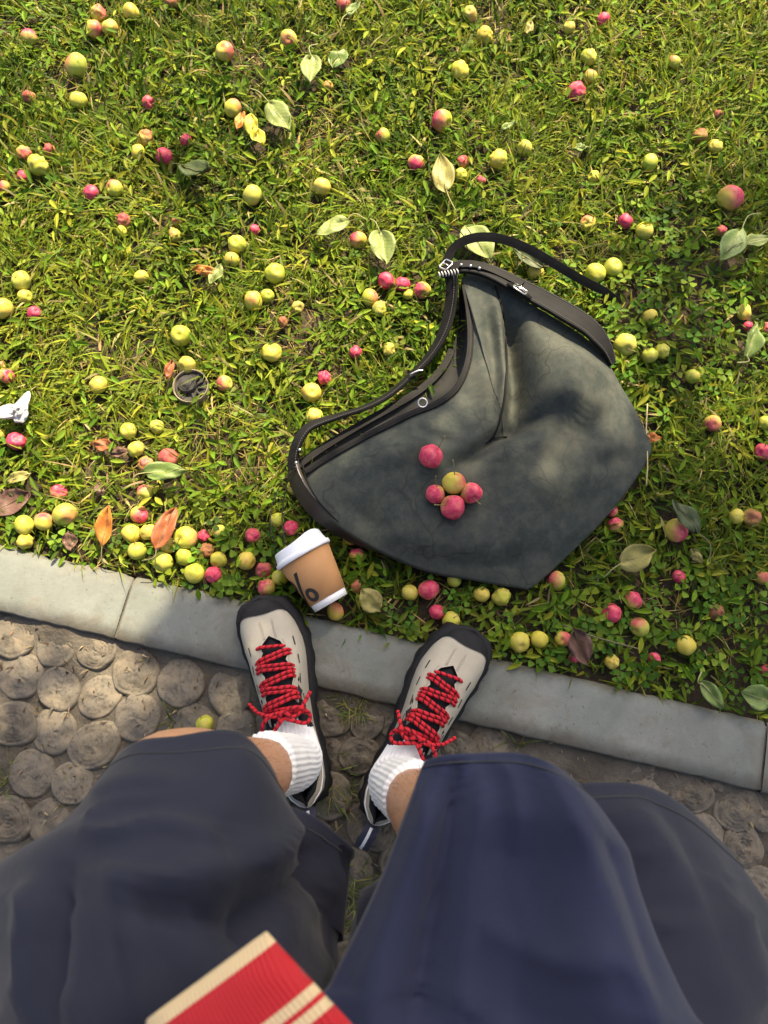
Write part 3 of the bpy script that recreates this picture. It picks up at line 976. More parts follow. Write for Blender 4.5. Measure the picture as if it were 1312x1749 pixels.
FR = [
# --- top left
(50,64,27,.62,.1,90,'n','coral red apple nearest the top left corner of the lawn'),
(168,24,27,.45,.45,20,'w','brownish peach apple on top of the trio at the top left'),
(160,50,29,.42,0,-20,'n','half yellow half red apple, left one of the top left trio'),
(188,47,28,.12,.25,0,'n','yellow apple with a browned side, right one of the top left trio'),
(224,21,29,.0,0,90,'n','pale yellow apple right of the top left trio'),
(293,3,26,.45,.6,None,'w','orange-brown apple cut by the top edge of the photo'),
(130,112,35,.36,0,160,'e','large yellow apple with a peach cheek below the top left trio'),
(134,171,29,.1,.1,None,'s','pale cream apple below the large peach-cheeked one'),
(50,166,23,.5,.6,None,'w','small rotten brown apple near the left edge, high up'),
(254,176,23,.85,.25,None,'p','shredded red-orange apple flesh left of the two crossed leaves'),
(249,236,29,.4,.5,30,'w','wrinkled brown-pink apple touching a yellow one'),
(236,260,26,.0,.05,None,'s','bright yellow apple tucked under a wrinkled brown-pink one'),
(281,267,29,.85,.0,None,'s','magenta apple at the tip of the dark curled leaf'),
(318,240,21,.8,.05,None,'w','small red apple in a split husk above the dark curled leaf'),
(41,262,27,.45,.35,-30,'w','yellow-brown apple with a red side near the left edge'),
(84,256,21,.6,.5,None,'p','small red-brown husk right of the yellow-brown apple'),
(66,283,35,.0,.25,None,'w','crumpled pale yellow-green apple near the left edge'),
(40,301,20,.8,.0,None,'n','tiny pink-red apple below the crumpled pale one'),
(8,320,22,.6,.3,180,'n','orange-red apple cut by the left edge'),
(156,329,26,.9,.0,None,'n','round red apple, left of a peach and yellow one'),
(196,322,29,.42,.1,110,'s','peach and yellow apple right of a round red one'),
(384,88,32,.42,.0,10,'s','yellow apple with a crimson right side, upper left lawn'),
(493,67,29,.35,.25,-90,'n','yellow apple with a brown-pink base left of the pale oval leaf'),
(398,185,29,.38,.0,40,'e','long peach apple left of the yellow crumpled leaf'),
(431,333,34,.0,.05,None,'n','plump yellow apple left of the round bright yellow one'),
(550,319,31,.0,.0,None,'s','round bright yellow apple standing alone in mid lawn'),
(654,232,26,.4,.2,180,'n','small orange apple alone above the olive leaf, to its left'),
(560,147,19,.25,.4,None,'n','tiny orange-yellow apple right of the pale oval leaf'),
(587,8,25,.75,.5,None,'p','shredded red-brown apple at the top edge'),
# --- top right
(802,25,25,.22,.2,-60,'e','upright orange-yellow apple near the top edge'),
(828,62,29,.05,.4,None,'w','shrivelled yellow-brown apple below the upright orange one'),
(786,121,32,.18,.2,100,'w','yellow-peach apple half sunk in dark grass'),
(755,206,36,.5,.0,190,'n','yellow apple with a red left cheek above the olive leaf'),
(711,278,29,.55,.0,-100,'s','red apple with a yellow top left of the olive leaf'),
(791,276,21,.6,.4,None,'p','torn orange-red apple right of the olive leaf'),
(787,299,23,.0,.1,None,'w','small yellow apple below the torn one by the olive leaf'),
(851,272,32,.0,.1,None,'w','green-yellow apple with a dark eye among the grass'),
(896,253,27,.0,.1,None,'s','green apple right of the green-yellow one with a dark eye'),
(972,47,21,.0,.1,None,'n','tiny pale yellow apple near the top, left of a pink one'),
(984,157,31,.95,.1,None,'w','wrinkled crimson apple in the upper right lawn'),
(1008,131,25,.4,.1,90,'n','orange apple resting against the wrinkled crimson one'),
(1031,34,23,.95,.0,None,'n','smooth pink apple near the top edge'),
(1006,98,29,.0,.1,None,'w','green-yellow apple hidden in grass above the orange one'),
(1151,107,23,.35,.1,140,'n','small peach and yellow apple in the upper right lawn'),
(1227,197,17,.7,.6,None,'p','small red-brown husk in the upper right'),
(1195,233,26,.45,.65,90,'w','rust-brown apple touching a yellow crumpled one'),
(1222,250,25,.0,.1,None,'w','yellow crumpled apple beside the rust-brown one'),
(1109,278,29,.0,.0,None,'n','round lemon yellow apple in the right lawn'),
(1014,302,21,.0,.15,None,'p','yellow crushed apple above the bag strap, far up'),
(1247,338,43,.66,.0,20,'n','biggest red apple with a yellow left side at the right'),
(822,308,16,.75,.4,None,'p','small red husk right of the olive leaf tip'),
# --- middle left
(211,376,25,.6,.45,None,'w','red-brown apple above a tiny green one'),
(208,395,19,.0,.0,None,'n','tiny yellow-green apple under the red-brown one'),
(302,378,15,.45,.3,None,'p','small orange shell above a tan apple'),
(299,402,23,.2,.45,None,'w','dull tan-peach apple below a small orange shell'),
(36,479,33,.0,.0,None,'n','plump yellow-green apple near the left edge, over a smaller one'),
(43,507,25,.0,.0,None,'s','smaller yellow apple touching the plump one near the left edge'),
(4,527,37,.0,.0,None,'n','yellow-green apple cut by the left edge above mid height'),
(59,535,23,.97,.2,None,'n','dark wine-red apple near the left edge'),
(242,473,25,.0,.0,None,'n','lone small lime green apple left of the orange curled leaf'),
(309,573,35,.0,.0,None,'n','wide yellow apple above the sprinkler, upper of two'),
(320,624,31,.0,.0,None,'s','yellow apple touching the sprinkler ring'),
(168,657,31,.15,.1,100,'n','yellow apple with a pinkish top left of the sprinkler'),
(12,642,27,.6,.2,-20,'s','red-orange apple near the left edge above the tissue'),
(2,624,18,.4,.2,None,'n','small orange apple cut by the left edge above the tissue'),
(435,393,19,.95,.3,None,'p','small dark red husk above the pair of green and peach apples'),
(405,418,31,.0,.1,None,'s','green apple leaning on a cream-peach one'),
(396,444,27,.15,.0,None,'n','cream-peach apple leaning on a green one'),
(470,467,34,.0,.0,None,'n','bright yellow apple with a flat right side in mid lawn'),
(433,514,30,.25,.05,None,'e','cream-pink upright apple beside a small green one'),
(457,505,23,.0,.05,None,'n','small yellow-green apple right of the cream-pink one'),
(509,525,21,.1,.3,None,'p','yellow hollow apple with a brown rim in mid lawn'),
(482,550,20,.5,.7,None,'w','small rust-coloured rotten apple in mid lawn'),
(464,602,35,.05,.15,None,'p','burst yellow-orange apple in mid lawn'),
(612,410,29,.5,.05,160,'s','orange-red and yellow apple between two pale leaves'),
(659,479,29,.97,.0,None,'n','magenta apple, left one of the trio by the bag top'),
(687,485,27,.97,.05,None,'s','magenta apple, middle one of the trio by the bag top'),
(722,496,29,.55,.05,200,'n','pinkish orange apple nearest the bag top'),
(632,508,29,.35,.05,0,'n','peach apple below the magenta pair'),
(648,528,27,.12,.35,None,'w','wrinkled ochre apple under the peach one'),
(697,503,19,.0,.1,None,'n','small yellow apple wedged beneath the magenta and pink trio'),
(607,601,23,.9,.2,None,'p','red broken apple left of the long strap'),
(665,597,25,.0,.15,None,'w','green-yellow crumpled apple above the long strap'),
(554,645,25,.75,.1,None,'w','dusky red apple above an orange-yellow one'),
(532,671,33,.15,.1,160,'n','orange-yellow apple above the strap at the bag left end'),
(537,711,29,.2,.05,None,'n','yellow apple peeping out under the long strap'),
(384,655,29,.5,.05,190,'s','pink and yellow apple right of the sprinkler'),
# --- right of the bag
(1004,382,27,.4,.2,100,'w','dented peach apple left of the red stemmed one'),
(1101,394,30,.0,.05,None,'n','olive yellow apple right of the red stemmed one'),
(1231,394,19,.5,.3,None,'w','tiny dusty pink apple above the broad green leaf'),
(1047,457,33,.05,.0,None,'n','yellow-green apple behind the grey-green one by the thin strap'),
(1017,467,35,.05,.05,None,'n','grey-green apple next to the thin strap'),
(915,466,28,.0,.0,None,'n','yellow-green apple under the arch of the thin strap'),
(1110,540,27,.0,.05,None,'s','lime apple wrapped in grass blades right of the bag'),
(1068,589,39,.0,.0,None,'n','large pale green apple beside the bag leather edge'),
(1110,607,28,.0,.1,None,'n','olive apple right of the large pale green one'),
(1131,600,26,.0,.15,None,'w','dull yellow apple behind the olive one right of the bag'),
(1271,533,27,.1,.0,0,'n','yellow apple above the upright leaf at the right'),
(1277,557,16,.9,.1,None,'n','small red apple between a yellow apple and the upright leaf'),
(1183,643,25,.0,.05,None,'n','small green apple hidden in clover right of the bag'),
(1308,560,20,.5,.2,None,'w','orange apple cut by the right edge'),
(1217,723,28,.45,.0,-110,'e','peach-pink apple in a sunny patch right of the bag'),
(1307,722,24,.0,.0,None,'n','yellow apple cut by the right edge'),
(1303,772,29,.85,.0,None,'n','pink apple cut by the right edge'),
(1045,873,21,.75,.0,150,'n','small red and yellow apple at the lower right bag edge'),
(1051,897,26,.6,.35,120,'w','red-brown apple just below the small red one at the bag edge'),
(1155,906,41,.55,.0,-30,'n','large yellow and purple apple under the dark leaf'),
(1258,882,27,.0,.0,None,'n','pale lemon apple beside a brown-pink one'),
(1284,884,31,.35,.5,None,'p','brown-pink pitted apple beside a pale lemon one'),
# --- lower right
(952,992,33,.4,.0,165,'n','yellow apple with a pink left side right of the bag bottom corner'),
(823,1015,28,.0,.1,None,'s','yellow apple left of a mottled green one under the bag'),
(856,1019,33,.0,.3,None,'w','mottled green scabby apple under the bag bottom'),
(1160,985,23,.85,.0,None,'n','small smooth pink apple in the lower right grass'),
(1082,1026,33,.72,.05,60,'s','magenta apple, top one of the lower right trio'),
(1045,1048,34,.85,.05,None,'s','magenta apple, left one of the lower right trio'),
(1092,1071,33,.4,.05,120,'n','blush cream apple, bottom one of the lower right trio'),
(1222,1046,29,.5,.75,None,'w','rotten brown apple in the lower right grass'),
(887,1097,36,.08,.0,-40,'n','pale yellow apple just right of the right shoe toe'),
(921,1092,31,.0,.0,None,'n','cream-yellow apple in clover, middle of the row by the shoe'),
(961,1092,28,.5,.0,20,'s','orange-pink apple left of the brown crumpled leaf'),
(980,1124,19,.7,.05,None,'w','small pink piece of apple under the brown leaf'),
(1045,1130,26,.0,.15,None,'w','golden apple close to the kerb'),
(1117,1125,22,.8,.05,None,'n','small pink apple near the kerb'),
(1171,1102,35,.0,.05,None,'s','pale yellow two-lobed apple near the kerb at the right'),
(1302,986,26,.4,.3,None,'n','peach-brown apple cut by the right edge low down'),
(1309,1146,22,.9,.1,None,'n','red apple cut by the right edge above the kerb'),
# --- by the bag bottom, cup and shoes
(700,1012,29,.0,.05,None,'n','yellow apple left of a big pink one below the bag'),
(732,1007,37,.66,.05,None,'n','big pink apple below the bag'),
(746,1045,27,.95,.1,None,'s','deep red apple below the big pink one'),
(771,1060,31,.12,.1,-60,'n','cream apple above the right shoe toe'),
(776,990,27,.0,.0,None,'n','yellow apple half under the bag bottom'),
(573,1045,31,.4,.0,60,'n','yellow-red apple against the base of the paper cup'),
(456,1003,31,.55,.05,150,'n','red-green apple left of the cup near the shoe toe'),
(479,986,30,.05,.15,None,'n','golden apple tucked against the cup side'),
(450,974,28,.75,.55,None,'w','purple-brown rotten apple left of the golden one'),
(497,902,27,.8,.2,None,'n','dark red apple above the cup lid'),
(473,888,25,.0,.05,None,'n','green apple in shade left of the dark red one'),
(502,832,27,.0,.0,None,'n','yellow-green apple behind the left end of the bag'),
(609,948,27,.55,.05,100,'n','pink-green apple between cup and bag'),
(599,918,27,.05,.0,None,'n','yellow apple squeezed under the bag edge above the cup'),
(609,1001,25,.4,.6,None,'w','rusty orange apple right of the cup'),
# --- pile by the kerb at the left
(42,897,34,.05,.0,None,'n','round yellow apple, leftmost in the row above the kerb'),
(75,891,32,.45,.05,80,'n','pink and cream apple between two yellow ones above the kerb'),
(111,879,41,.25,.0,-20,'n','large golden apple with an orange cheek above the kerb'),
(101,841,29,.75,.0,70,'w','pink-red apple above the large golden one'),
(43,925,28,.0,.3,None,'w','dull olive apple at the kerb edge, far left'),
(247,842,27,.45,.05,120,'n','pink-beige apple under the broad green leaf'),
(238,879,30,.6,.0,-30,'s','red and yellow apple between the two orange leaves'),
(224,911,32,.0,.0,None,'n','clean yellow apple right of the upright orange leaf'),
(255,908,31,.0,.15,None,'p','yellow apple with a bite left of the torn orange leaf'),
(317,919,41,.28,.0,20,'n','largest yellow apple with a red spot in the kerb pile'),
(288,932,29,.0,.05,None,'n','yellow apple tucked under the largest one of the kerb pile'),
(234,941,32,.2,.0,110,'n','yellow apple with a pink crown, left of the kerb pile'),
(278,960,37,.0,.0,None,'n','big plain yellow apple at the kerb, front of the pile'),
(314,951,31,.0,.0,None,'n','yellow apple in the middle of the kerb pile'),
(332,979,35,.0,.15,None,'n','olive-yellow apple in the pile, closest to the kerb'),
(365,982,30,.85,.0,None,'n','only red apple at the right end of the kerb pile'),
(374,908,25,.1,.15,None,'s','cream-green apple above the rotten brown one'),
(348,915,21,.85,.1,None,'w','small red piece right of the largest pile apple'),
(353,940,26,.3,.75,None,'w','rotten brown-pink apple in the kerb pile'),
(373,956,29,.0,.0,None,'n','yellow apple above the red one of the pile'),
(421,958,33,.05,.0,None,'n','lone yellow apple at the right of the kerb pile'),
(432,915,27,.65,.3,None,'w','red-brown apple in grass above the lone yellow one'),
(250,794,29,.45,.35,None,'w','mauve apple beside the broad green leaf'),
(232,767,29,.0,.2,None,'s','yellow apple with a brown dent above the mauve one'),
(219,736,29,.0,.05,None,'n','yellow apple, left of a pair below the sprinkler'),
(268,729,25,.0,.1,None,'s','paler yellow apple, right of a pair below the sprinkler'),
(288,782,34,.85,.45,None,'n','dark red apple shaded behind the broad green leaf'),
(28,753,32,.9,.0,None,'p','bright red dented apple below the tissue'),
(1,742,20,.0,.0,None,'n','yellow apple cut by the left edge below the tissue'),
(2,684,22,.0,.05,None,'n','yellow apple cut by the left edge above the tissue arm'),
]
for f in FR: fruit(*f)
fruit(1068, 377, 26, .95, .0, None, 'n', 'red apple with a long stem lying above the bag', stem=38)
for f, st_ in [((736,779,42,.85,.0,None,'n','dark pink speckled apple lying apart on the bag'), 40),
               ((776,825,40,.35,.0,10,'n','yellow and pink apple, top of the four on the bag'), 88),
               ((744,844,34,.8,.0,200,'n','small pink apple, left of the four on the bag'), 80),
               ((805,842,37,.8,.0,-20,'n','pink apple, right of the four on the bag'), 285),
               ((773,866,44,.85,.0,-60,'n','largest red apple, bottom of the four on the bag'), 175)]:
    fruit(*f, bagged=True, stem=st_)
# one on the pavers
o = fruit(350, 1236, 31, .0, .05, None, 's', 'green split apple lying on the round pavers by the knee', lift=-.012)

# ================================================================== FALLEN LEAVES
def leaf_mat(name, c1, c2, c3, spots=.62):
    t = NT(name)
    oc = t.coord()
    oi = t.node('ShaderNodeObjectInfo')
    rv = t.node('ShaderNodeVectorMath', operation='MULTIPLY_ADD'); t.l.new(oi.outputs['Random'], rv.inputs[0]); rv.inputs[1].default_value = (5, 9, 3); t.l.new(oc, rv.inputs[2])
    v_ = rv.outputs[0]
    c = t.ramp(t.noise(28, 5, .6, v_), [(.3, c1), (.7, c2)])
    c = t.mix(t.ramp(t.noise(45, 4, .6, v_), [(spots, (0, 0, 0)), (spots + .1, (1, 1, 1))]), c, c3)
    # fine side veins, mirrored about the midrib
    sx = t.node('ShaderNodeSeparateXYZ'); t.l.new(oc, sx.inputs[0])
    w = t.math('SINE', t.math('MULTIPLY', t.math('SUBTRACT', sx.outputs[1], t.math('MULTIPLY', t.math('ABSOLUTE', sx.outputs[0]), .8)), 900))
    vein = t.ramp(w, [(.90, (0, 0, 0)), (1.0, (.28, .28, .28))])
    c = t.mix(vein, c, tuple(min(1, a * 1.25 + .02) for a in c2))
    t.finish(c, .5, t.bump(w, .10, .0006, t.bump(t.noise(160, 4, .6, v_), .3, .001)), .4)
    tr = t.node('ShaderNodeBsdfTranslucent'); t.l.new(c, tr.inputs['Color'])
    mx = t.node('ShaderNodeMixShader'); mx.inputs[0].default_value = .25
    t.l.new(t.bsdf.outputs[0], mx.inputs[1]); t.l.new(tr.outputs[0], mx.inputs[2]); t.l.new(mx.outputs[0], t.out.inputs['Surface'])
    return t.m
LM = {'pale': leaf_mat('leaf_pale', (.20, .25, .065), (.27, .32, .095), (.16, .12, .04), .68),
      'green': leaf_mat('leaf_green', (.13, .20, .05), (.20, .27, .07), (.10, .09, .03), .7),
      'dark': leaf_mat('leaf_dark', (.045, .065, .022), (.075, .10, .03), (.13, .085, .03), .66),
      'olive': leaf_mat('leaf_olive', (.25, .23, .06), (.32, .28, .08), (.17, .10, .035), .62),
      'yellow': leaf_mat('leaf_yellow', (.50, .47, .05), (.58, .52, .07), (.40, .25, .05), .72),
      'orange': leaf_mat('leaf_orange', (.45, .13, .03), (.52, .24, .04), (.50, .36, .05), .58),
      'rust': leaf_mat('leaf_rust', (.28, .09, .035), (.38, .13, .05), (.16, .06, .03), .6),
      'brown': leaf_mat('leaf_brown', (.11, .06, .042), (.17, .09, .065), (.07, .04, .03), .6)}
m_petiole = simple('petiole', (.30, .31, .12), (.22, .2, .07), 60, .7)
m_petdark = simple('petiole_dark', (.12, .10, .045), None, 60, .7)
LEAF_XY = []
def leaf(x, y, Lp, Wp, ang, mat, label, z=.03, curl=.12, pet=.4, roll=0.0, tilt=0.0, fold=.15):
    """pixel centre, length and width in pixels, direction of the tip in the picture (degrees, 90 is up)"""
    sc = scale_at(y, z)
    L, W = Lp / sc, Wp / sc
    k = len(LEAF_XY)
    n, m = 15, 9
    V = []
    for i in range(n):
        s = i / (n - 1)
        w = W / 2 * (math.sin(math.pi * min(1, s ** .85)) ** .72 + .004)
        if s > .9: w *= .55 + .45 * (1 - s) / .1
        for j in range(m):
            a = (j - (m - 1) / 2) / ((m - 1) / 2)
            xx = a * w * (1 + (.09 * noise.noise((s * 9, a, k))) * (abs(a) > .9))
            zz = abs(a) * w * fold * 2 + curl * L * (1 - math.cos((s - .5) * 2.2)) * (1 if k % 2 else -.5) + .009 * noise.noise((s * 3 + k * 4, a * 1.7, 2)) + roll * a * a * w
            V.append((xx, (s - .5) * L + .03 * L * math.sin(a * 2 + k), zz))
    ob = bpy.data.objects.new('fallen_leaf', mesh_data('fallen_leaf', V, grid_faces(n, m), LM[mat]))
    ob.location = P(x, y, z)
    ob.rotation_euler = Euler((tilt + rng.uniform(-.12, .12), rng.uniform(-.15, .15), R(ang - 90)), 'XYZ')
    COL.objects.link(ob)
    tag(ob, label, 'leaf', 'fallen leaves')
    so = ob.modifiers.new('thick', 'SOLIDIFY'); so.thickness = .0005
    pm = m_petdark if mat in ('dark', 'rust', 'brown', 'orange') else m_petiole
    cz = [V[i * m + m // 2][2] for i in range(n)]
    mid = [(V[i * m + m // 2][0], V[i * m + m // 2][1], cz[i] + .0006) for i in range(n)]
    obj('midrib', *tube(mid, list(np.linspace(.0009, .0003, n)), 5), pm, ob, local=True)
    if pet > 0:
        b0_ = Vector(mid[0])
        obj('petiole', *tube(catmull([b0_ + Vector((0, .004, 0)), b0_ + Vector((.004, -pet * L * .5, .004)), b0_ + Vector((.012 * (1 if k % 2 else -1), -pet * L, -.002))], 9), list(np.linspace(.0008, .0011, 9)), 6), pm, ob, local=True)
    q = P(x, y, z)
    LEAF_XY.append((q.x, q.y, L, W, R(ang)))
    return ob
leaf(531,117,62,36,-90,'pale','pale green oval leaf lying flat near the top',.035,.05,.5)
leaf(477,199,68,40,-55,'pale','light green pointed leaf with long stalk, upper left of centre',.035,.05,.6)
leaf(580,100,44,36,60,'green','green leaf sunk in grass right of the pale oval one',.02,.05,0)
leaf(338,292,78,40,-35,'dark','dark curled leaf with a brown tip in the upper left',.04,.2,.4,tilt=.4)
leaf(430,213,46,24,95,'yellow','crumpled yellow leaf beside the long peach apple',.035,.25,.2)
leaf(441,236,36,26,-60,'yellow','second yellow curl of leaf below the crumpled yellow one',.03,.25,0)
leaf(410,205,40,16,-100,'orange','salmon sliver of leaf against the long peach apple',.03,.2,0)
leaf(757,297,76,38,97,'olive','olive-yellow leaf with a brown spot hanging tip up',.035,.08,.55)
leaf(567,388,64,32,205,'pale','pale leaf with a brown spot left of the orange-red apple',.035,.08,.45)
leaf(654,424,66,44,-80,'pale','folded pale green leaf left of the thin strap',.035,.12,.4,fold=.35)
leaf(816,414,80,52,-60,'pale','broad pale leaf under the thin strap',.03,.08,0)
leaf(902,442,66,26,140,'dark','dark leaf shaded by the thin strap',.03,.12,.2)
leaf(1250,418,78,42,235,'green','broad green leaf at the right edge below the biggest apple',.04,.12,.6)
leaf(1294,410,52,24,15,'pale','narrow light leaf cut by the right edge',.035,.1,.8)
leaf(1284,582,66,28,72,'green','upright folded leaf at the right edge',.04,.15,.2,fold=.4)
leaf(1086,952,66,46,20,'olive','yellow-green curled leaf right of the bag bottom',.035,.18,.5)
leaf(1172,882,70,36,125,'dark','dark olive leaf arching over the yellow and purple apple',.045,.15,.7)
leaf(181,898,70,30,80,'orange','upright red-orange leaf standing by the kerb pile',.035,.1,.5,tilt=.3,fold=.35)
leaf(283,902,80,34,70,'rust','torn orange-brown leaf lying across the kerb pile',.045,.12,.3,fold=.3)
leaf(282,806,72,34,3,'green','broad green leaf over the dark red apple',.045,.06,.3)
leaf(350,462,44,18,170,'orange','curled orange leaf left of the cream-peach apple',.03,.25,0)
leaf(369,470,40,22,-120,'pale','pale pointed leaf right of the curled orange one',.03,.1,0)
leaf(290,630,36,16,75,'rust','small rust-brown leaf above the sprinkler',.035,.2,0)
leaf(604,16,36,18,50,'green','small green leaf at the top edge',.03,.1,.8)
leaf(633,1025,48,40,130,'olive','yellow-brown blotched leaf right of the cup',.035,.12,0)
leaf(991,1105,62,40,-70,'brown','crumpled dark brown leaf near the kerb',.035,.2,.2,fold=.35)
leaf(1218,1188,60,30,-50,'green','fresh green leaf lying on the kerb edge',.03,.1,.2)
leaf(1290,1190,54,44,160,'green','green leaf with pink edges in the lower right corner of lawn',.035,.18,0)
leaf(1190,950,30,17,-60,'olive','small tan leaf below the dark olive leaf',.03,.15,0)
leaf(1116,748,28,18,0,'orange','small orange leaf poking out by the bag right corner',.03,.15,0)
leaf(30,816,44,20,-160,'olive','curled tan leaf near the left edge',.03,.2,0)
leaf(20,858,70,44,30,'brown','dry brown leaf flat on bare soil at the left edge',.014,.06,0)
leaf(170,835,26,16,120,'brown','small dry brown leaf below mid left grass',.02,.2,0)
leaf(175,760,40,22,170,'rust','small tan-brown leaf left of the yellow pair',.02,.2,0)
leaf(205,772,34,20,10,'brown','brown crinkled leaf touching the dented yellow apple',.02,.2,0)
leaf(120,925,34,24,-80,'brown','brown leaf scrap by the kerb at the left',.018,.2,0)
leaf(905,46,32,14,75,'olive','pale straw-coloured leaf near the top centre',.03,.1,0)
leaf(868,215,30,11,40,'green','narrow green leaf in the grass above the bag',.03,.1,0)
leaf(990,252,34,16,10,'green','grey-green leaf half hidden in the right lawn',.025,.1,0)

# thin fallen stalks on the grass
def twig(pts, r_, label, mat):
    o = obj('fallen_stalk', *tube(catmull([P(*p) for p in pts], 20), r_, 6), mat)
    tag(o, label, 'stalk', 'fallen stalks')
m_straw = simple('straw', (.42, .35, .18), (.33, .27, .12), 60, .8)
twig([(1106,690,.03),(1104,735,.035),(1106,790,.033),(1104,830,.028)], .0012, 'pale upright stalk right of the bag corner', m_straw)
twig([(985,1078,.03),(1030,1092,.034),(1090,1108,.03)], .0012, 'green-brown stalk by the lower right apple trio', m_petdark)

# ================================================================== PERSON
person = empty('person', (0, -.1, 0))
tag(person, 'seated person in navy shorts, white socks and beige trail shoes with red laces', 'person')

# ---- fabrics
def fabric(name, c1, c2, scale=5, rough=.85, weave=1500, **k):
    t = NT(name)
    oc = t.node('ShaderNodeNewGeometry').outputs['Position']
    c = t.ramp(t.noise(scale, 5, .6, oc), [(.3, c1), (.7, c2)])
    return t.finish(c, rough, t.bump(t.noise(weave, 2, .5, oc), .15, .001, t.bump(t.noise(26, 5, .6, oc), .22, .006)), .25, **k)
m_shorts = fabric('navy_cotton', (.0130, .0146, .027), (.0195, .0212, .036), Sheen_Weight=.10, Sheen_Roughness=.5)
m_jacket = fabric('blue_cotton', (.0145, .0178, .043), (.0205, .0248, .056), Sheen_Weight=.10, Sheen_Roughness=.5)
m_shirt = fabric('white_shirt', (.7, .7, .7), (.76, .76, .75))
t = NT('skin')
oc = t.node('ShaderNodeNewGeometry').outputs['Position']
c = t.ramp(t.noise(30, 6, .6, oc), [(.3, (.42, .215, .125)), (.7, (.52, .285, .175))])
m_skin = t.finish(c, .5, t.bump(t.noise(400, 3, .6, oc), .15, .001), .4, Subsurface_Weight=.2, Subsurface_Scale=.01)
m_hair = simple('hair', (.012, .010, .009), (.02, .017, .014), 60, .5)
m_sock = fabric('sock_cotton', (.72, .72, .72), (.78, .78, .77), 20, .95)
m_rubber = simple('black_rubber', (.009, .009, .010), (.015, .015, .016), 60, .75, .35, 400, .2)
m_suede = fabric('beige_suede', (.33, .30, .235), (.40, .365, .29), 20, .9)
m_mesh = fabric('black_mesh', (.010, .010, .012), (.018, .018, .021), 60, .9)
m_dark = simple('black_slot', (.008, .008, .009), None, 30, .8)
m_seam = simple('tan_thread', (.30, .27, .22), None, 30, .8)
t = NT('lace_cord')
a = t.node('ShaderNodeVertexColor', layer_name='Col').outputs['Color']
m_lace = t.finish(a, .8, t.bump(t.noise(900, 2), .3, .001), .2)
m_navyweb = simple('navy_webbing', (.018, .02, .045), None, 40, .8)
m_whiteweb = simple('white_webbing', (.7, .7, .72), None, 40, .8)

# ---- shoes -----------------------------------------------------------
SL = .300
US = [0, .02, .05, .1, .2, .35, .5, .65, .75, .84, .90, .95, .98, 1]
OW = [0, .015, .024, .030, .0335, .034, .037, .0425, .0450, .0440, .0405, .033, .022, 0]
MW = [0, .015, .024, .029, .0315, .030, .033, .0400, .0430, .0410, .0360, .028, .018, 0]
CXU, CXV = [0, .35, .7, 1], [0, 0, .002, -.006]
HU = [0, .06, .2, .32, .40, .48, .56, .66, .76, .86, .93, .97, 1]
HV = [.086, .092, .084, .088, .100, .108, .100, .087, .074, .062, .054, .046, .034]
def s_w(u, side):
    return interp(u, US, OW if side < 0 else MW)
def s_h(u):
    return interp(u, HU, HV)
def s_open(u):
    """half width of the foot opening and the lacing gap"""
    b = interp(u, [0, .03, .06, .12, .22, .32, .38, .44, .55, .66, .73, .765, .78], [0, .003, .015, .023, .027, .0255, .022, .0200, .0190, .0175, .0160, .012, .0])
    if .42 < u < .74: b += .0022 * math.cos((u - .44) * 2 * math.pi / .062)
    return b
def up_pt(u, side, s, off=0.0):
    """a point on the upper: u heel to toe, s from the sole edge (0) to the opening edge (1)"""
    w = max(.0005, s_w(u, side) * .99)
    h = s_h(u) - .022
    xo = min(s_open(u), w * .93)
    cmin = (xo / w)
    amax = math.acos(cmin ** (1 / .72)) if cmin > 0 else math.pi / 2
    a = s * amax
    x_ = w * math.cos(a) ** .72 if a < math.pi / 2 - 1e-6 else 0
    z_ = .022 + h * math.sin(a) ** .72
    n_ = Vector((side * math.cos(a), 0, math.sin(a)))
    return Vector((interp(u, CXU, CXV) + side * x_, (u - .5) * SL, z_)) + n_ * off

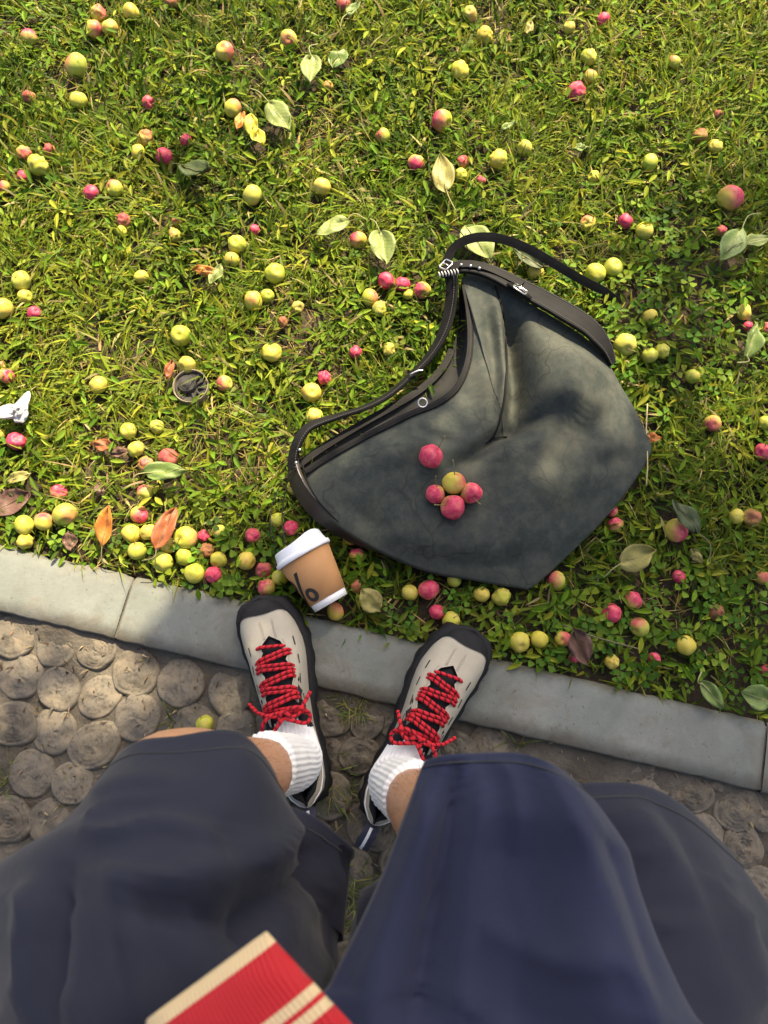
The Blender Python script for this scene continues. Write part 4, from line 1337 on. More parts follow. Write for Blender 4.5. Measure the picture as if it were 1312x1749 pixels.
def make_shoe(loc, rotz, mirror):
    M = Matrix.Translation(loc) @ Matrix.Rotation(rotz, 4, 'Z') @ Matrix.Diagonal((-1 if mirror else 1, 1, 1, 1))
    W = lambda V: [M @ Vector(v) for v in V]
    flip = lambda F: [f[::-1] for f in F] if mirror else F
    def ob(name, VF, mat, parent, **k):
        return obj(name, W(VF[0]), flip(VF[1]), mat, parent, **k)
    nu, nsn = 64, 15
    us_ = np.concatenate([np.linspace(.004, .05, 8), np.linspace(.06, .94, nu - 16), np.linspace(.945, .997, 8)])
    parts = []
    for side in (-1, 1):
        V = [up_pt(u, side, s / (nsn - 1)) for u in us_ for s in range(nsn)]
        F = grid_faces(nu, nsn)
        parts.append((V, F if side < 0 else [f[::-1] for f in F]))
    shoe = ob('shoe', join(parts), m_suede, person)
    # rubber sole with a rand that climbs over the toe
    sg = 96
    outl = []
    for k in range(sg):
        q = 2 * math.pi * k / sg
        u = .5 - .5 * math.cos(q)
        side = 1 if q < math.pi else -1
        outl.append((u, side))
    def so_pt(u, side, off, z):
        w = s_w(u, side)
        e = 1 + off / .05
        return Vector((interp(u, CXU, CXV) + side * (w + off * (1 if 0.02 < u < .98 else .3)), (u - .5) * SL * (1 + off * 2 / SL), z))
    def rand_h(u, side):
        return interp(u, [0, .05, .3, .6, .8, .9, 1], [.046, .042, .034, .034, .036, .042, .042])
    V = []
    prof = [(-.004, 0, 0), (.004, 0, 0), (.0075, .008, 0), (.0055, .014, 0), (.0075, .018, 0), (.0055, .9, 1), (.0025, 1.0, 1), (-.004, 1.0, 1)]
    for (off, z, rel) in prof:
        for k, (u, side) in enumerate(outl):
            lug = .0022 if (k % 4 < 2 and z < .019 and rel == 0) else 0
            o_ = off * (1.15 if side > 0 and .45 < u < .97 else .6) + lug
            V.append(so_pt(u, side, o_, z * rand_h(u, side) if rel else z))
    F = [f[::-1] for f in grid_faces(len(prof), sg, True)]
    F.append(tuple(range(sg)))
    ob('sole', (V, F), m_rubber, shoe)
    # toe cap
    V, nc = [], 25
    for i in range(14):
        for j in range(nc):
            a_ = (j / (nc - 1)) * 2 - 1
            u0 = .915 - .055 * abs(a_) ** 2.2 - .012 * math.cos(a_ * 5) * (1 - abs(a_))
            u = u0 + (.999 - u0) * i / 13
            V.append(up_pt(u, -1 if a_ < 0 else 1, 1 - abs(a_), .0016))
    ob('toe_cap', (V, [f[::-1] for f in grid_faces(14, nc)]), m_rubber, shoe)
    # heel rand
    V = []
    for i in range(10):
        for j in range(21):
            a_ = j / 20 * 2 - 1
            u = .004 + .20 * abs(a_) ** 1.6
            V.append(up_pt(u, -1 if a_ < 0 else 1, i / 9 * .55 * (1 - abs(a_)) + .0, .0015))
    ob('heel_counter', (V, grid_faces(10, 21)), m_rubber, shoe)
    # tongue
    V = []
    for i in range(26):
        u = .335 + .46 * i / 25
        for j in range(11):
            a_ = j / 10 * 2 - 1
            hw = s_open(u) + .008
            V.append(Vector((interp(u, CXU, CXV) + a_ * hw, (u - .5) * SL, s_h(u) - .006 - .010 * a_ * a_ + .006 * math.exp(-((u - .335) / .04) ** 2) + .001 * math.sin(i * 1.3))))
    ob('tongue', (V, [f[::-1] for f in grid_faces(26, 11)]), m_mesh, shoe)
    # padded collar lining: a roll around the opening and a wall going down inside
    ring = [(up_pt(u, -1, 1)) for u in np.linspace(.40, .012, 30)] + [up_pt(u, 1, 1) for u in np.linspace(.012, .40, 30)]
    ctr = Vector((0, -.09, 0))
    parts = []
    V = []
    for (ins, dz) in ((-.0005, -.001), (.0005, .0030), (.004, .0042), (.0075, .001), (.009, -.012), (.010, -.035)):
        for p in ring:
            d = Vector((ctr.x - p.x, ctr.y - p.y, 0)).normalized()
            V.append(p + d * ins + Vector((0, 0, dz)))
    ob('collar_lining', (V, grid_faces(6, 60)), m_mesh, shoe)
    # slots cut along the sides and paired stitch lines on the toe
    parts = []
    for side in (-1, 1):
        for u in (.24, .33, .47, .56, .65, .74):
            s_ = .60 if u > .4 else .72
            a0, a1 = up_pt(u - .022, side, s_, .0007), up_pt(u + .022, side, s_ - .01, .0007)
            b0_, b1_ = up_pt(u - .022, side, s_ + .045, .0007), up_pt(u + .022, side, s_ + .035, .0007)
            ob('vent_slot', ([a0, a1, b1_, b0_], [(0, 1, 2, 3)]), m_dark, shoe, smooth=False)
    parts = []
    for x0 in (-.0085, -.0065, .0085, .0105):
        pts = []
        for u in np.linspace(.775, .868, 8):
            side = -1 if x0 < 0 else 1
            best = min(np.linspace(.5, 1, 60), key=lambda s: abs(up_pt(u, side, s).x - interp(u, CXU, CXV) - x0))
            pts.append(up_pt(u, side, best, .0002))
        parts.append(tube(pts, .0005, 5))
    for side in (-1, 1):
        parts.append(tube([up_pt(u, side, .93, .0002) for u in np.linspace(.42, .76, 40)], .00045, 5))
        parts.append(tube([up_pt(u, side, .90, .0002) for u in np.linspace(.04, .40, 30)], .00045, 5))
    ob('toe_stitching', join(parts), m_seam, shoe)
    # white line round the heel
    ob('heel_line', tube([up_pt(u, -1, .62, .001) for u in np.linspace(.22, .006, 20)] + [up_pt(u, 1, .62, .001) for u in np.linspace(.006, .22, 20)], .0009, 6), m_whiteweb, shoe)
    # laces: cords with a red and black twist
    def cord(pts, n, r_=.0026):
        q = catmull(pts, n)
        V, F = tube(q, r_, 8)
        L = np.concatenate([[0], np.cumsum(np.linalg.norm(np.diff(q, axis=0), axis=1))])
        C = []
        for i in range(n):
            for k in range(8):
                ph = (L[i] / .0085 + k / 8 * .9) % 1
                C.append((.52, .018, .03, 1) if ph < .72 else (.02, .008, .01, 1))
        ob('lace', (V, F), m_lace, shoe, cols=C)
    rows = [.735, .685, .635, .58, .53, .48, .435]
    for k, u in enumerate(rows):
        xo = s_open(u) + .0055
        h = s_h(u)
        yy = (u - .5) * SL
        sl = .004 if k % 2 else -.004
        for d in ((-.0028, .0028) if k else (0,)):
            cord([(-xo - .001, yy + sl * -1 + d - .003, h - .008), (-xo * .75, yy - sl * .7 + d, h + .0005), (0, yy + d, h + .0042 + abs(d) * .3), (xo * .75, yy + sl * .7 + d, h + .0005), (xo + .001, yy + sl + d - .003, h - .008)], 40)
    u = .405
    yy, h = (u - .5) * SL, s_h(u) + .008
    cord([(0, yy + .006, h), (.010, yy + .010, h + .006), (.026, yy + .006, h + .004), (.034, yy - .006, h - .004), (.026, yy - .014, h - .002), (.010, yy - .006, h + .005), (0, yy, h + .003)], 60)
    cord([(0, yy + .006, h), (-.012, yy + .008, h + .006), (-.028, yy, h + .003), (-.033, yy - .012, h - .005), (-.022, yy - .016, h - .002), (-.008, yy - .006, h + .004), (0, yy, h + .003)], 60)
    cord([(.004, yy + .002, h + .004), (.018, yy - .001, h + .004), (.030, yy + .012, h - .004), (.040, yy + .024, h - .016)], 40)
    cord([(-.004, yy + .002, h + .004), (-.020, yy + .008, h + .004), (-.034, yy + .016, h - .008), (-.045, yy + .030, h - .022)], 40)
    cord([(-.007, yy - .004, h + .002), (-.002, yy + .007, h + .007), (.006, yy + .004, h + .007), (.006, yy - .005, h + .003)], 24, .003)
    # heel pull tab
    V, F = ribbon([M.inverted() @ (M @ Vector((0, -.150, .088))), Vector((0, -.162, .094)), Vector((0, -.175, .088)), Vector((0, -.182, .074)), Vector((0, -.174, .060))], .019, .0022, [Vector((0, -.4, 1)), Vector((0, -.3, 1)), Vector((0, -.8, .8)), Vector((0, -1, .3)), Vector((0, -1, -.3))])
    tabo = ob('pull_tab', (V, F), m_navyweb, shoe)
    V, F = ribbon([Vector((0, -.152, .0900)), Vector((0, -.162, .0954)), Vector((0, -.1758, .0894)), Vector((0, -.1834, .074))], .004, .0014, [Vector((0, -.4, 1)), Vector((0, -.3, 1)), Vector((0, -.8, .8)), Vector((0, -1, .3))])
    ob('tab_stripe', (V, F), m_whiteweb, tabo)
    return M
SOLE_Z = KERB_TOP + .0015
def shoe_at(toe, heel):
    a, b = P(*toe, SOLE_Z + .035), P(*heel, SOLE_Z + .05)
    c_ = (a + b) / 2
    d = a - b
    return Vector((c_.x, c_.y, SOLE_Z)), math.atan2(-d.x, d.y), d.length
lL, aL, dL = shoe_at((452, 1030), (527, 1362))
lR, aR, dR = shoe_at((800, 1080), (641, 1395))
print('shoe lengths', dL, dR)
ML = make_shoe(lL, aL, False)
MR = make_shoe(lR, aR, True)

# ---- body: one continuous skinned figure --------------------------------
ankL, ankR = ML @ Vector((0, -.088, .098)), MR @ Vector((0, -.088, .098))
kneeL, kneeR = P(256, 1334, .478), P(845, 1440, .485)
hipL, hipR = Vector((-.095, -.50, .535)), Vector((.085, -.51, .535))
verts, edges, rad = [], [], []
def vtx(p, r_):
    verts.append(tuple(p)); rad.append(r_ if isinstance(r_, tuple) else (r_, r_)); return len(verts) - 1
def chain(start, pts):
    prev = start
    for p, r_ in pts:
        i = vtx(p, r_)
        if prev is not None: edges.append((prev, i))
        prev = i
    return prev
pel = vtx((0, -.54, .56), (.13, .11))
for hip, knee, ank, MM in ((hipL, kneeL, ankL, ML), (hipR, kneeR, ankR, MR)):
    hip, knee, ank = Vector(hip), Vector(knee), Vector(ank)
    sh = knee - ank
    calf = Vector((0, -1, 0)) * .012
    chain(pel, [(hip, .088), (hip.lerp(knee, .4), .080), (hip.lerp(knee, .8), .064), (knee + Vector((0, .004, .0)), .058), (ank + sh * .80, .050), (ank + sh * .62 + calf, .053), (ank + sh * .35 + calf * .5, .042), (ank + sh * .12, .031), (ank, .030),
               (MM @ Vector((0, -.06, .055)), .034), (MM @ Vector((0, .03, .045)), .026), (MM @ Vector((0, .10, .034)), .018)])
ch = chain(pel, [((0, -.55, .72), (.135, .10)), ((0, -.53, .90), (.14, .105)), ((0, -.50, 1.03), (.12, .085)), ((0, -.46, 1.12), (.055, .055)), ((0, -.43, 1.18), (.052, .054)), ((0, -.40, 1.25), (.070, .085)), ((0, -.375, 1.335), (.070, .088)), ((0, -.375, 1.39), (.045, .06))])
for sx in (-1, 1):
    w_ = (sx * .075, -.06, 1.19)
    hd = chain(pel + 3 if False else None, [])
    sh_i = verts.index(tuple((0, -.50, 1.03)))
    e_ = chain(sh_i, [((sx * .14, -.50, 1.05), .058), ((sx * .20, -.47, 1.02), .052), ((sx * .25, -.36, .90), .040), ((sx * .26, -.30, .88), .039), ((sx * .18, -.17, 1.03), .033), ((sx * .105, -.09, 1.14), .025), ((sx * .085, -.075, 1.19), (.03, .016))])
    for k, (dx, L) in enumerate(((-.024, .05), (-.008, .06), (.008, .056), (.024, .044))):
        chain(e_, [((sx * (.078) + dx * .3, -.062 + dx * .5, 1.225), .0095), ((sx * .070 + dx * .4, -.050 + dx * .8, 1.225 + L * .6), .0085), ((sx * .056 + dx * .4, -.046 + dx * .8, 1.225 + L), .007)])
    chain(e_, [((sx * .070, -.045, 1.195), .011), ((sx * .050, -.035, 1.215), .009), ((sx * .036, -.038, 1.23), .008)])
me = bpy.data.meshes.new('body')
me.from_pydata(verts, edges, [])
tmp = bpy.data.objects.new('body_skeleton', me)
COL.objects.link(tmp)
sk = tmp.modifiers.new('skin', 'SKIN')
sk.use_smooth_shade = True
for i, d in enumerate(me.skin_vertices[0].data):
    d.radius = rad[i]
    d.use_root = (i == pel)
sb = tmp.modifiers.new('sub', 'SUBSURF'); sb.levels = sb.render_levels = 2
dg = bpy.context.evaluated_depsgraph_get()
bm_ = bpy.data.meshes.new_from_object(tmp.evaluated_get(dg))
bm_.name = 'body'
bpy.data.objects.remove(tmp)
bm_.materials.clear(); bm_.materials.append(m_skin)
bm_.polygons.foreach_set('use_smooth', [True] * len(bm_.polygons))
body = bpy.data.objects.new('body', bm_)
link(body, person)
# hair cap and facial features (above the picture)
hc = Vector((0, -.392, 1.335))
V = []
for i in range(15):
    th = i / 14 * 1.75
    for k in range(28):
        w = 2 * math.pi * k / 28
        fr = max(0, math.sin(w)) * .35
        t2 = th * (1 - fr)
        r_ = 1 + .05 * noise.noise((math.cos(w) * 3, math.sin(w) * 3, i * .4))
        V.append(hc + Vector((.082 * math.sin(t2) * math.cos(w), .102 * math.sin(t2) * math.sin(w), .098 * math.cos(t2))) * r_)
obj('hair', V, grid_faces(15, 28, True), m_hair, person)
for sx in (-1, 1):
    c_ = Vector((sx * .03, -.318, 1.30))
    V = [c_ + Vector((.012 * math.sin(i * math.pi / 8) * math.cos(k * .628), .008 * math.cos(i * math.pi / 8), .008 * math.sin(i * math.pi / 8) * math.sin(k * .628))) for i in range(9) for k in range(10)]
    obj('eye', V, grid_faces(9, 10, True), m_dark, body)
    c_ = Vector((sx * .078, -.39, 1.29))
    V = [c_ + Vector((.010 * math.sin(i * math.pi / 8) * math.cos(k * .628), .020 * math.sin(i * math.pi / 8) * math.sin(k * .628), .032 * math.cos(i * math.pi / 8))) for i in range(9) for k in range(10)]
    obj('ear', V, grid_faces(9, 10, True), m_skin, body)
obj('nose', *tube([(0, -.315, 1.305), (0, -.300, 1.28), (0, -.288, 1.262), (0, -.305, 1.255)], [.007, .010, .013, .008], 8), m_skin, body)
obj('mouth', *tube([(-.022, -.317, 1.225), (0, -.308, 1.227), (.022, -.317, 1.225)], [.002, .005, .002], 8), simple('lips', (.35, .12, .10), None), body)

# leg hairs on the shins
parts = []
for ank, knee in ((ankL, kneeL), (ankR, kneeR)):
    sh = (knee - ank)
    bv = BVHTree.FromPolygons([tuple(v.co) for v in bm_.vertices], [tuple(p.vertices) for p in bm_.polygons])
    for _ in range(420):
        s = rng.uniform(.16, .75)
        d = Vector(rng.normal(size=3)); d = (d - sh.normalized() * d.dot(sh.normalized())).normalized()
        c_ = ank + sh * s
        h_ = bv.ray_cast(c_ + d * .12, -d, .12)
        if h_[0] is None: continue
        p = h_[0]
        e = (d * .4 - sh.normalized() * .7 + Vector(rng.normal(size=3)) * .35).normalized() * rng.uniform(.005, .011)
        parts.append(tube([p - d * .0005, p + e * .5 + d * .0012, p + e], [.00012, .0001, .00004], 3, False))
o = obj('leg_hair', *join(parts), m_hair, body); o['kind'] = 'stuff'

# ---- socks: ribbed tubes from inside the shoe to the cuff -----------------
def sock(MM, ank, knee):
    sh = (knee - ank).normalized()
    path_ = [Vector(v) for v in catmull([MM @ Vector((0, -.030, .062)), MM @ Vector((0, -.072, .078)), ank, ank + sh * .055, ank + sh * .118], 34)]
    rr = np.interp(np.linspace(0, 1, 34), [0, .3, .55, .8, .97, 1], [.028, .034, .0365, .0385, .0395, .029])
    seg = 132
    V, F = tube(path_, list(rr), seg, False)
    V2 = []
    for i, p in enumerate(path_):
        for k in range(seg):
            v = V[i * seg + k]
            d = (v - p).normalized()
            rib = .0009 * math.cos(k * 2 * math.pi / 4) + .0016 * noise.noise(v * 40) + .0006 * math.sin(i * .75 + noise.noise(v * 14) * 4) * sstep(8, 16, i) * (1 - sstep(26, 32, i))
            V2.append(v + d * rib)
    obj('sock', V2, grid_faces(34, seg, True), m_sock, person)
sock(ML, ankL, kneeL)
sock(MR, ankR, kneeR)

# ---- shorts: two wide legs and the seat -----------------------------------
def ring_from(pts, n=72):
    return [Vector(v) for v in catmull([P(*p) if not isinstance(p, Vector) else p for p in pts], n, closed=True)]
def ell(c_, w, h, n=8, start=90):
    """eight points clockwise from the top, in the order used by the hem rings (towards +x first)"""
    return [Vector((c_[0] + w * math.cos(R(start - 45 * k)), c_[1], c_[2] + h * math.sin(R(start - 45 * k)))) for k in range(8)]
def crease_set(lst, z=.60):
    return [(np.array(catmull([P(x, y, z) for x, y in pts], 40))[:, :2], a_, w) for pts, a_, w in lst]
def crease_h(x, y, cs):
    h = 0
    for q, a_, w in cs:
        d = np.hypot(q[:, 0] - x, q[:, 1] - y)
        i = int(d.argmin())
        h += 1.6 * a_ * math.exp(-(d[i] / w)) * sstep(0, .25, min(i, 39 - i) / 39 + .04)
    return h
CREASE_L = crease_set([([(150, 1512), (300, 1497), (440, 1470), (545, 1430)], .012, .016), ([(200, 1545), (330, 1540), (480, 1575)], -.012, .012), ([(104, 1470), (100, 1600), (92, 1760)], -.014, .007),
    ([(225, 1480), (255, 1620), (290, 1760)], .014, .010), ([(340, 1262), (430, 1335), (505, 1430), (550, 1570)], .012, .014), ([(100, 1390), (220, 1345), (340, 1352)], .006, .018),
    ([(400, 1620), (480, 1550), (560, 1500)], -.012, .011), ([(360, 1400), (420, 1470), (440, 1600)], -.008, .012), ([(20, 1520), (60, 1600), (60, 1760)], .010, .012)])
CREASE_R = crease_set([([(1040, 1360), (1120, 1450), (1170, 1560), (1200, 1740)], .008, .016), ([(1120, 1350), (1200, 1450), (1260, 1600)], -.006, .014), ([(1220, 1480), (1270, 1600), (1300, 1740)], .008, .012)], .57)
CREASE_J = crease_set([([(792, 1290), (770, 1420), (737, 1580), (700, 1760)], -.016, .008), ([(832, 1296), (815, 1450), (790, 1600), (775, 1760)], .009, .012), ([(925, 1310), (985, 1440), (1035, 1600), (1085, 1760)], .014, .018),
    ([(1010, 1400), (1055, 1520), (1090, 1680)], -.010, .010), ([(872, 1390), (884, 1560), (868, 1760)], -.010, .018), ([(740, 1330), (705, 1430), (660, 1560), (600, 1720)], .006, .010), ([(800, 1560), (900, 1600), (1010, 1590)], .006, .014)], .61)
def shorts_leg(rings, seed, mirror=False):
    rs = [ring_from(r_) for r_ in rings]
    nR = 60
    V = []
    for i in range(nR):
        s = i / (nR - 1) * (len(rs) - 1)
        for k in range(72):
            q = catmull4([r_[k] for r_ in rs], s)
            V.append(q)
    # cloth folds: soft bulges plus crisp creases
    out_ = []
    for i in range(nR):
        cen = sum((V[i * 72 + k] for k in range(72)), Vector()) / 72
        for k in range(72):
            v = V[i * 72 + k]
            d = (v - cen).normalized()
            f = .007 * noise.noise((v.x * 7 + seed, v.y * 12, v.z * 7))
            rn = noise.noise((v.x * 12 + seed + v.y * 6, v.y * 30 - v.x * 8, v.z * 10))
            f += .008 * (1 - min(1, abs(rn) * 3.2)) ** 2 * sstep(6, 22, i)
            if d.z > -.2: f += crease_h(v.x, v.y, CREASE_L if seed == 3 else CREASE_R)
            out_.append(v + d * f * (.25 + .75 * sstep(0, 10, i)))
    # turn the cloth in at the hem
    F = grid_faces(nR, 72, True)
    inner = []
    cen = sum((out_[k] for k in range(72)), Vector()) / 72
    for j, (ins, bk) in enumerate(((.004, .002), (.006, -.03), (.010, -.07))):
        for k in range(72):
            v = out_[k]
            d = (cen - v).normalized()
            inner.append(v + d * ins + Vector((0, bk, 0)))
    o_ = len(out_)
    V = out_ + inner
    for k in range(72): F.append((k, o_ + k, o_ + (k + 1) % 72, (k + 1) % 72))
    for j in range(2):
        for k in range(72): F.append((o_ + j * 72 + k, o_ + (j + 1) * 72 + k, o_ + (j + 1) * 72 + (k + 1) % 72, o_ + j * 72 + (k + 1) % 72))
    hem = [V[k] for k in range(72)]
    hem2 = [V[4 * 72 + k] for k in range(72)]
    return V, F, hem2
def catmull4(p, s):
    i = min(int(s), len(p) - 2); t_ = s - i
    p1, p2 = p[i], p[i + 1]
    p0 = p[i - 1] if i > 0 else p1 * 2 - p2
    p3 = p[i + 2] if i + 2 < len(p) else p2 * 2 - p1
    return .5 * ((2 * p1) + (-p0 + p2) * t_ + (2 * p0 - 5 * p1 + 4 * p2 - p3) * t_ * t_ + (-p0 + 3 * p1 - 3 * p2 + p3) * t_ ** 3)
legL = [[(300,1258,.552),(405,1250,.540),(462,1318,.505),(486,1372,.465),(545,1405,.455),(603,1465,.435),(430,1470,.39),(230,1420,.40),(172,1345,.47),(222,1274,.532)],
        [(300,1375,.592),(420,1390,.575),(492,1440,.525),(514,1490,.475),(560,1510,.455),(588,1535,.435),(400,1540,.40),(120,1480,.41),(95,1432,.49),(165,1372,.562)],
        [(290,1520,.625),(430,1530,.60),(522,1570,.54),(545,1610,.47),(562,1650,.44),(300,1660,.42),(10,1580,.43),(-30,1530,.50),(90,1500,.585)],
        ell((-.135, -.30, .545), .125, .105), ell((-.105, -.50, .565), .13, .125)]
legR = [[(985,1338,.556),(1120,1348,.535),(1215,1420,.475),(1235,1485,.40),(960,1530,.385),(740,1500,.39),(715,1425,.47),(820,1350,.535)],
        [(985,1440,.572),(1160,1450,.556),(1275,1520,.49),(1290,1570,.42),(950,1600,.40),(680,1570,.41),(660,1500,.50),(790,1435,.556)],
        [(980,1590,.590),(1190,1590,.575),(1330,1640,.51),(1340,1680,.43),(950,1690,.42),(640,1670,.43),(610,1610,.52),(770,1570,.575)],
        ell((.135, -.30, .545), .125, .105), ell((.105, -.50, .565), .13, .125)]
VL, FL, hemL = shorts_leg(legL, 3)
VR, FR_, hemR = shorts_leg(legR, 11)
seat_c = []
for (yy, w, h, zc) in ((-.42, .22, .10, .565), (-.50, .225, .125, .575), (-.58, .22, .13, .58), (-.64, .17, .12, .60), (-.66, .02, .02, .61)):
    for k in range(40):
        a_ = 2 * math.pi * k / 40
        seat_c.append(Vector((w * math.cos(a_), yy, zc + h * math.sin(a_))))
V, F = join([(VL, FL), (VR, FR_), (seat_c, grid_faces(5, 40, True))])
shorts = obj('shorts', V, F, m_shorts, person)
parts = []
for hem in (hemL, hemR):
    parts.append(tube([h + (h - sum(hem, Vector()) / len(hem)).normalized() * .0004 for h in hem], .0006, 4, closed=True))
obj('hem_stitching', *join(parts), m_thread, shorts)

# ---- jacket: blue front panel lying over the right thigh, plus back and sleeves
prow = [  # rows from the front hem back to the belly: pixel points (x, y, z), left to right
 [(726,1298,.560),(764,1289,.580),(822,1286,.592),(882,1286,.596),(940,1303,.586),(985,1335,.566),(1000,1352,.545)],
 [(712,1330,.560),(758,1325,.586),(825,1322,.602),(895,1325,.606),(965,1345,.594),(1020,1378,.570),(1035,1395,.545)],
 [(688,1395,.562),(745,1392,.594),(822,1390,.612),(905,1392,.618),(990,1408,.605),(1060,1440,.578),(1072,1455,.55)],
 [(652,1492,.566),(720,1490,.600),(812,1488,.620),(910,1488,.630),(1010,1498,.618),(1088,1525,.588),(1100,1540,.555)],
 [(606,1590,.572),(690,1588,.608),(795,1586,.626),(910,1586,.640),(1030,1592,.630),(1120,1615,.598),(1134,1630,.565)],
 [(565,1676,.580),(662,1680,.616),(785,1690,.634),(915,1700,.650),(1060,1705,.642),(1165,1715,.610),(1182,1728,.575)],
 [(530,1760,.590),(640,1780,.625),(780,1800,.645),(920,1820,.660),(1090,1820,.650),(1215,1800,.62),(1232,1815,.585)],
]
nx, ny = 60, 70
cols_ = [catmull([P(p[0], p[1], p[2] + .014 + dz) for p, dz in zip(r_, (0, -.006, -.024, -.014, .012, .012, 0))], nx) for r_ in prow]
back_rows = [[Vector((-.03 + .30 * j / (nx - 1), -.33 + .02 * math.sin(3 * j / nx), .66 + .07 * math.sin(math.pi * j / (nx - 1)))) for j in range(nx)],
             [Vector((-.02 + .26 * j / (nx - 1), -.40, .78 + .02 * math.sin(math.pi * j / (nx - 1)))) for j in range(nx)]]
allr = [[Vector(v) for v in r_] for r_ in cols_] + back_rows
V = []
for i in range(ny):
    s = i / (ny - 1) * (len(allr) - 1)
    for j in range(nx):
        q = catmull4([r_[j] for r_ in allr], s)
        a_ = j / (nx - 1)
        rn = noise.noise((q.x * 14 + q.y * 4, q.y * 9 - q.x * 6, 4))
        f = .006 * noise.noise((q.x * 9, q.y * 9, 4)) + .006 * (1 - min(1, abs(rn) * 3)) ** 2 + .85 * crease_h(q.x, q.y, CREASE_J)
        V.append(q + Vector((0, 0, f * sstep(0, 6, i))))
jp = obj('jacket', V, [f[::-1] for f in grid_faces(ny, nx)], m_jacket, person)
so = jp.modifiers.new('thick', 'SOLIDIFY'); so.thickness = .003; so.offset = -1
obj('hem_stitching', *tube([V[4 * nx + j] + Vector((0, 0, .0008)) for j in range(nx)], .0006, 5), m_thread, jp)
jp['label'] = 'blue jacket front lying over the right thigh'
# jacket back and sleeves (behind the picture)
V = []
for (yy, w, h, z_) in ((-.555, .185, .15, .66), (-.555, .19, .15, .78), (-.535, .195, .15, .92), (-.51, .18, .13, 1.03), (-.475, .10, .09, 1.10), (-.465, .07, .075, 1.125)):
    for k in range(40):
        a_ = 2 * math.pi * k / 40
        V.append(Vector((w * math.cos(a_), yy + h * math.sin(a_), z_)))
obj('jacket_body', V, grid_faces(6, 40, True), m_jacket, jp)
for sx in (-1, 1):
    obj('sleeve', *tube(catmull([(sx * .13, -.50, 1.045), (sx * .20, -.47, 1.02), (sx * .25, -.36, .90), (sx * .26, -.30, .88), (sx * .18, -.17, 1.03), (sx * .125, -.11, 1.115)], 24), list(np.linspace(.078, .042, 24)), 18), m_jacket, jp)

# ---- necktie: red with cream stripes, tip hanging over the lap -------------
zt = .715
tip, lft, rgt = P(455, 1591, zt), P(245, 1745, zt + .004), P(605, 1752, zt + .004)
_u, _v = (lft - tip).normalized(), (rgt - tip).normalized()
TIE_SLOPE = math.tan(_u.angle(_v) / 2)
t = NT('striped_silk')
oc = t.coord()
sx = t.node('ShaderNodeSeparateXYZ'); t.l.new(oc, sx.inputs[0])
fx_ = t.math('FRACT', t.math('DIVIDE', t.math('SUBTRACT', t.math('DIVIDE', sx.outputs[0], TIE_SLOPE), sx.outputs[1]), .100))
def band(a_, b_):
    return t.math('MULTIPLY', t.math('GREATER_THAN', fx_, a_), t.math('LESS_THAN', fx_, b_))
st_ = t.math('ADD', t.math('ADD', t.math('ADD', band(-.01, .085), t.math('GREATER_THAN', fx_, .95)), t.math('ADD', band(.42, .49), band(.525, .595))), 0.0, 0.0, True)
c = t.mix(st_, (.42, .004, .010), (.60, .45, .25))
wv = t.node('ShaderNodeTexWave'); wv.inputs['Scale'].default_value = 190; wv.bands_direction = 'DIAGONAL'; t.l.new(oc, wv.inputs['Vector'])
m_tie = t.finish(c, .6, t.bump(wv.outputs['Fac'], .5, .001), .3, Sheen_Weight=.2)
# the tie is laid out flat in its own frame: tip at the origin, blade towards -y
tieM = None
zt = .715
tip, lft, rgt = P(455, 1591, zt), P(245, 1745, zt + .004), P(605, 1752, zt + .004)
eL, eR = (lft - tip), (rgt - tip)
exu, eyu = (eR.normalized() - eL.normalized()).normalized(), -(eR.normalized() + eL.normalized()).normalized()
n_ = exu.cross(eyu).normalized(); eyu = n_.cross(exu)
tieM = Matrix((( exu.x, eyu.x, n_.x, tip.x), (exu.y, eyu.y, n_.y, tip.y), (exu.z, eyu.z, n_.z, tip.z), (0, 0, 0, 1)))
slope = abs(exu.dot(eR)) / abs(eyu.dot(eR))
HWmax = .055
V, F = [], []
rows_ = list(np.linspace(0, HWmax / slope, 12)) + list(np.linspace(HWmax / slope + .012, .50, 24))
for d in rows_:
    hw = min(HWmax, d * slope + .0004)
    if d > HWmax / slope: hw = HWmax - (d - HWmax / slope) * .055
    for j in range(13):
        a_ = j / 12 * 2 - 1
        rise = .0 if d < .13 else 1.0 * (d - .13) ** 1.4 * .9
        V.append(Vector((a_ * hw, -d, .006 * (1 - a_ * a_) * min(1, d / .02) + rise + .0015 * math.sin(d * 40))))
tie = bpy.data.objects.new('necktie', mesh_data('necktie', V, [f[::-1] for f in grid_faces(len(rows_), 13)], m_tie))
tie.matrix_basis = tieM
link(tie, person)
so = tie.modifiers.new('thick', 'SOLIDIFY'); so.thickness = .002
print('tie edge metres', eL.length, eR.length, slope)
tie['label'] = 'red necktie with cream stripes'

# ---- seat under the person (outside the picture) ---------------------------
m_wood = simple('weathered_wood', (.16, .11, .07), (.24, .17, .11), 12, .8, .5, 60)
bench = empty('bench', (0, -.62, PATH_Z))
tag(bench, 'plain wooden slat bench the person sits on', 'bench')
for k in range(4):
    obj('slat', *box(0, -.46 - k * .11, .405, 1.3, .10, .03, None, .003), m_wood, bench, smooth=False)
for sx in (-.5, .5):
    for yy in (-.47, -.77):
        obj('leg', *box(sx, yy, .185, .05, .05, .41, None, .003), m_wood, bench, smooth=False)
    obj('rail', *box(sx, -.625, .37, .045, .40, .04, None, .003), m_wood, bench, smooth=False)

